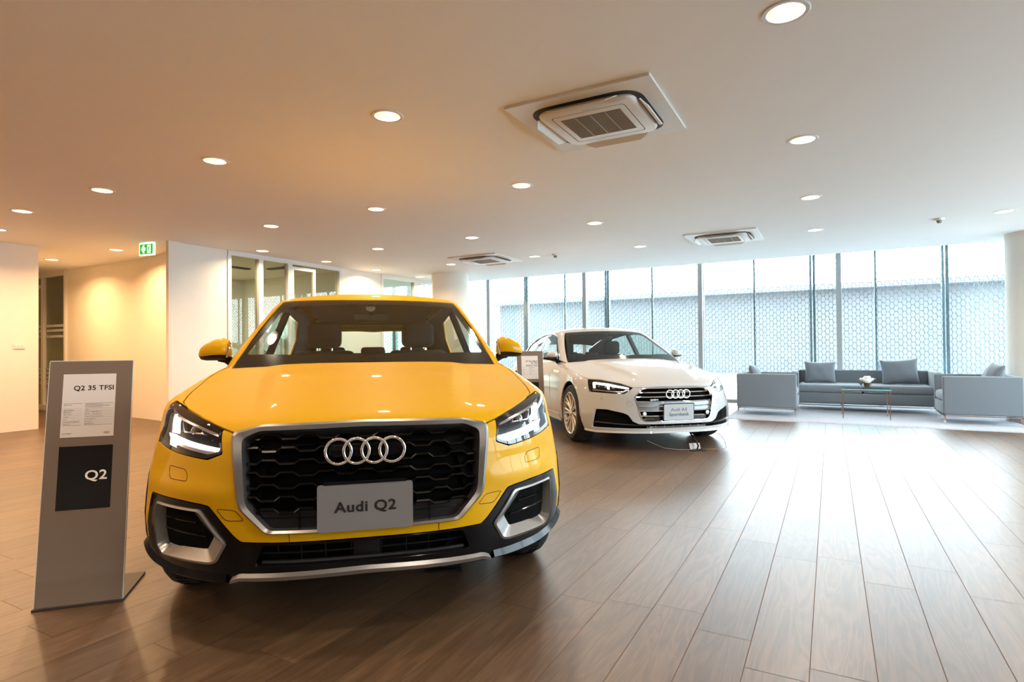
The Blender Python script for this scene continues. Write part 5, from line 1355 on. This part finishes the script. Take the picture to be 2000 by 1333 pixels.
def coffee_table():
    t = empty('coffee_table', (.44, 10.10, RZ)); tag(t, 'low glass coffee table on thin bronze legs before the sofa', 'table')
    w, d, h = .60, .52, .42
    MB().box((0, 0, h+.006), (w+.02, d+.02, .012), .002).build('tabletop', M['table_glass'], t)
    mb = MB()
    for sg in (-1, 1): mb.box((0, sg*(d/2+.011), h+.006), (w+.024, .002, .0125)); mb.box((sg*(w/2+.011), 0, h+.006), (.002, d+.024, .0125))
    mb.build('glass_edge', M['glass_edge'], t)
    mb = MB()
    for y in (-d/2, d/2): mb.box((0, y, h-.008), (w, .014, .014))
    for x in (-w/2, w/2): mb.box((x, 0, h-.008), (.014, d, .014))
    mb.build('frame', M['table_metal'], t)
    for x in (-w/2+.007, w/2-.007):
        for y in (-d/2+.007, d/2-.007): MB().box((x, y, h/2-.008), (.014, .014, h-.015)).build('leg', M['table_metal'], t)
    zt = h+.012+RZ
    v = empty('vase', (.46, 10.02, zt)); tag(v, 'small square glass vase with a brown liner on the coffee table', 'vase')
    mb = MB(); s = .05; hh = .10
    for a in (-1, 1): mb.box((a*(s-.002), 0, hh/2), (.004, 2*s, hh)); mb.box((0, a*(s-.002), hh/2), (2*s, .004, hh))
    mb.box((0, 0, .006), (2*s, 2*s, .012)); mb.build('glass_box', M['vase_glass'], v)
    mb = MB(); mb.cyl((0, 0, .018), (0, 0, .090), .030, .042, 20); mb.build('liner', noisy(mat('vase_liner', (.10, .07, .04), .8), 200, .4), v)
    f = empty('flowers', (.46, 10.02, zt+.11)); f.scale = (1.35, 1.35, 1.3); tag(f, 'white rose bouquet with green leaves in the glass vase', 'flowers')
    wm = mat('petal_white', (.85, .84, .80), .6); gm = mat('leaf_green', (.10, .26, .08), .6); rnd = random.Random(4)
    for k, (x, y, z, r) in enumerate([(.0, -.02, .012, .040), (-.038, .0, .022, .030), (.036, .012, .022, .030), (.0, .03, .030, .034), (.004, -.005, .045, .030)]):
        mb = MB()
        for ring, (rr, m_, lo, hi) in enumerate([(.28, 3, .2, 1.9), (.50, 4, .45, 2.1), (.74, 5, .7, 2.3), (1.0, 6, .95, 2.5)]):
            for q in range(m_):
                a0 = 2*math.pi*(q + .5*(ring % 2))/m_ + k; wv = 2*math.pi/m_*.62
                g = [[mb.bm.verts.new((x + r*rr*math.sin(u)*math.cos(a0+v)*(1+.10*(1-i/5)), y + r*rr*math.sin(u)*math.sin(a0+v)*(1+.10*(1-i/5)), z + r*.9*rr*math.cos(u) - .10*r*abs(v)/wv)) for v in np.linspace(-wv, wv, 6)] for i, u in enumerate(np.linspace(lo, hi, 6))]
                for i in range(5):
                    for j in range(5): mb.bm.faces.new((g[i][j], g[i][j+1], g[i+1][j+1], g[i+1][j]))
        mb.build('rose', wm, f, True, angle=80)
    for x, y, z, a in [(-.05, 0, .0, 2.9), (.05, .01, .0, 0.2), (.045, -.02, .0, -.6), (-.04, .02, .01, 2.2), (.05, -.01, .012, .5)]:
        mb = MB(); T = Matrix.Translation((x, y, z)) @ Matrix.Rotation(a, 4, 'Z') @ Matrix.Rotation(R_(-25), 4, 'Y')
        P = [(0, 0, 0), (.018, .012, .004), (.036, .012, .004), (.05, 0, 0), (.036, -.012, .004), (.018, -.012, .004)]
        vs = [mb.bm.verts.new(T @ Vector(p)) for p in P]; mb.bm.faces.new((vs[0], vs[1], vs[5])); mb.bm.faces.new((vs[1], vs[2], vs[4], vs[5])); mb.bm.faces.new((vs[2], vs[3], vs[4]))
        mb.build('leaf', gm, f)
coffee_table()

# ---------------------------------------------------------------- display stands
M['stand'] = mat('stand_grey_glass', (.165, .12, .088), .35, metal=.0, coat=.8, spec=.3)
M['stand_edge'] = mat('stand_edge', (.62, .62, .60), .3)
M['paper'] = mat('paper', (.66, .61, .58), .35, coat=.6)
M['black_glass'] = mat('black_glass', (.006, .005, .0045), .06, coat=.15, spec=.25)
M['foot'] = mat('stand_foot', (.035, .028, .025), .45)
def stand(loc, rz, lab, title, big, rows=True):
    s = empty('display_stand', loc, rz); tag(s, lab, 'sign', 'grey car information stands')
    w, h, lean = .325, 1.062, math.atan2(.158, 1.051)
    # local frame: front faces -Y, front lower edge on Y = 0
    B = Matrix.Rotation(-lean, 4, 'X')      # maps (x, 0, z) to the leaning plane
    mb = MB(); mb.box((0, .006, h/2+.008), (w, .012, h), .0015, M=B); p = mb.build('panel', M['stand'], s)
    e = MB()
    for sg in (-1, 1): e.box((sg*(w/2+.001), .006, h/2+.008), (.003, .010, h), M=B)
    e.box((0, .006, h+.0095), (w, .010, .003), M=B); e.build('panel_edge', M['stand_edge'], p)
    mb = MB(); mb.prism([(-w/2-.004, -.012), (w/2+.004, -.012), (w/2+.004, .33), (w/2-.10, .33), (-w/2-.004, .05)], 0, .010); mb.build('foot', M['foot'], s)
    def F(x, z, y=-.0012): return B @ Matrix.Translation((x, y, z)) @ Matrix.Rotation(R_(90), 4, 'X')
    def sheet(nm, x0, x1, z0, z1, mt, par, y=-.0008, t=.0008):
        m = MB(); m.box(((x0+x1)/2, y, (z0+z1)/2), (x1-x0, t, z1-z0), M=B); return m.build(nm, mt, par)
    pap = sheet('paper_sheet', -.108, .098, .725, 1.010, M['paper'], p)
    n = len(title); z = .945
    for k, tx in enumerate(title):
        text_obj('title_text', tx, .0235 if n > 1 else .030, M['ink'], pap, F(.092, z - k*.026, -.0016), 'RIGHT', bold=.0006, sx=1.08, depth=.0002, spacing=1.05)
    ru = MB()
    for k, zz in enumerate([.876, .8525, .8425, .8325, .822, .811, .800, .7892, .7785]):
        t = .0012 if k in (0, 8) else .0004
        ru.box((-.066, -.0014, zz), (.070, .0004, t), M=B); ru.box((.036, -.0014, zz), (.112, .0004, t), M=B)
    ru.build('table_rules', mat('rule_ink', (.12, .10, .10), .5) if 'rule_ink' not in bpy.data.materials else bpy.data.materials['rule_ink'], pap)
    ink = bpy.data.materials['rule_ink']
    left = ['Engine Type', '', 'Engine Capacity', 'Max Output', 'Max Torque', 'Gearbox', 'Drive', 'Acceleration 0-100 km/h', 'Retail Price'] if rows else ['Engine Type', 'Engine Capacity', 'Max Output', 'Max Torque', 'Gearbox', 'Drive', 'Acceleration', 'Retail Price']
    zz = [.870, .86, .852-.005, .838, .8275, .8165, .8055, .7945, .784] if rows else [.870, .8475, .838, .8275, .8165, .8055, .7945, .784]
    for tx, zv in zip(left, zz):
        if tx: text_obj('table_text', tx, .0062, ink, pap, F(-.100, zv, -.0016), 'LEFT', depth=.0001)
    right = ['Turbocharged petrol engine', 'with direct fuel injection, turbocharging', 'and multi-cylinder injection', '1,395 cc', '150 hp / 5,000-6,000 rpm', '250 Nm / 1,500-3,500 rpm', '7-speed S tronic transmission', 'Front wheel drive', '8.5 seconds', '2,049,000 Baht']
    zr = [.8715, .8655, .8595, .8475, .838, .8275, .8165, .8055, .7945, .784]
    for tx, zv in zip(right, zr): text_obj('table_text', tx, .0060, ink, pap, F(-.018, zv, -.0016), 'LEFT', depth=.0001)
    text_obj('footer_text', 'Audi Thailand', .0062, ink, pap, F(-.100, .742, -.0016), 'LEFT', bold=.0001, depth=.0001)
    rg = MB()
    for k in range(4):
        c = .062 + k*.0052
        P = [B @ Vector((c + .0036*math.cos(a), -.0016, .742 + .0036*math.sin(a))) for a in [2*math.pi*q/20 for q in range(20)]]
        rg.tube(P, .0004, 4, True)
    rg.build('ring_emblem', M['ink'], pap)
    bl = sheet('black_square', -.108, .098, .408, .685, M['black_glass'], p)
    if big: text_obj('model_text', big, .058, M['white_ink'], bl, F(.082, .552, -.0016), 'RIGHT', bold=.0010, sx=1.12, depth=.0002, spacing=1.05)
    return s
stand((-2.866, 1.300, 0), math.atan2(.233, .221), 'tall leaning grey stand with white sheet and black square, left of the yellow car', ['Q2 35 TFSI'], 'Q2')
stand((-3.155, 6.24, 0), R_(38), 'grey information stand between the two cars, mostly hidden by the yellow car', ['A5 Sportback', '45 TFSI', 'quattro S line'], 'A5', False)
# small plastic sensor feet on the floor below each bumper
def floor_block(loc, rz, lab, cable):
    f = empty('floor_socket', loc, rz); tag(f, lab, 'floor socket', 'floor sockets under the car noses')
    mb = MB(); mb.box((0, 0, .005), (.15, .13, .010), .003); mb.build('lid_frame', M['satin_black'], f)
    mb = MB(); mb.box((0, .05, .035), (.12, .006, .07), .002, rot=Matrix.Rotation(R_(-25), 3, 'X')); mb.build('lid', M['satin_silver'], f)
    mb = MB(); mb.tube([(0, 0, .01), (.01, -.01, .05), (.0, .02, .10), (-.01, .08, .14), (0, .16, .17)], .009, 8); mb.build('plug_cable', M['satin_black'], f, True)
    if cable:
        mb = MB(); mb.tube([(.05, 0, .01), (.12, -.05, .02), (.22, -.08, .015), (.30, -.06, .03), (.32, .02, .10), (.30, .10, .16)], .0035, 8); mb.tube([(-.05, 0, .01), (-.2, .02, .012), (-.35, .06, .03), (-.5, .12, .10)], .0035, 8); mb.build('loose_cable', M['satin_silver'], f, True)
floor_block((-1.71, 2.40, 0), R_(38), 'small open floor socket with a lid under the yellow car nose', False)
yellow_car()
white_car()
floor_block((-1.25, 6.30, 0), R_(38), 'small floor socket with loose cables under the white car nose', True)
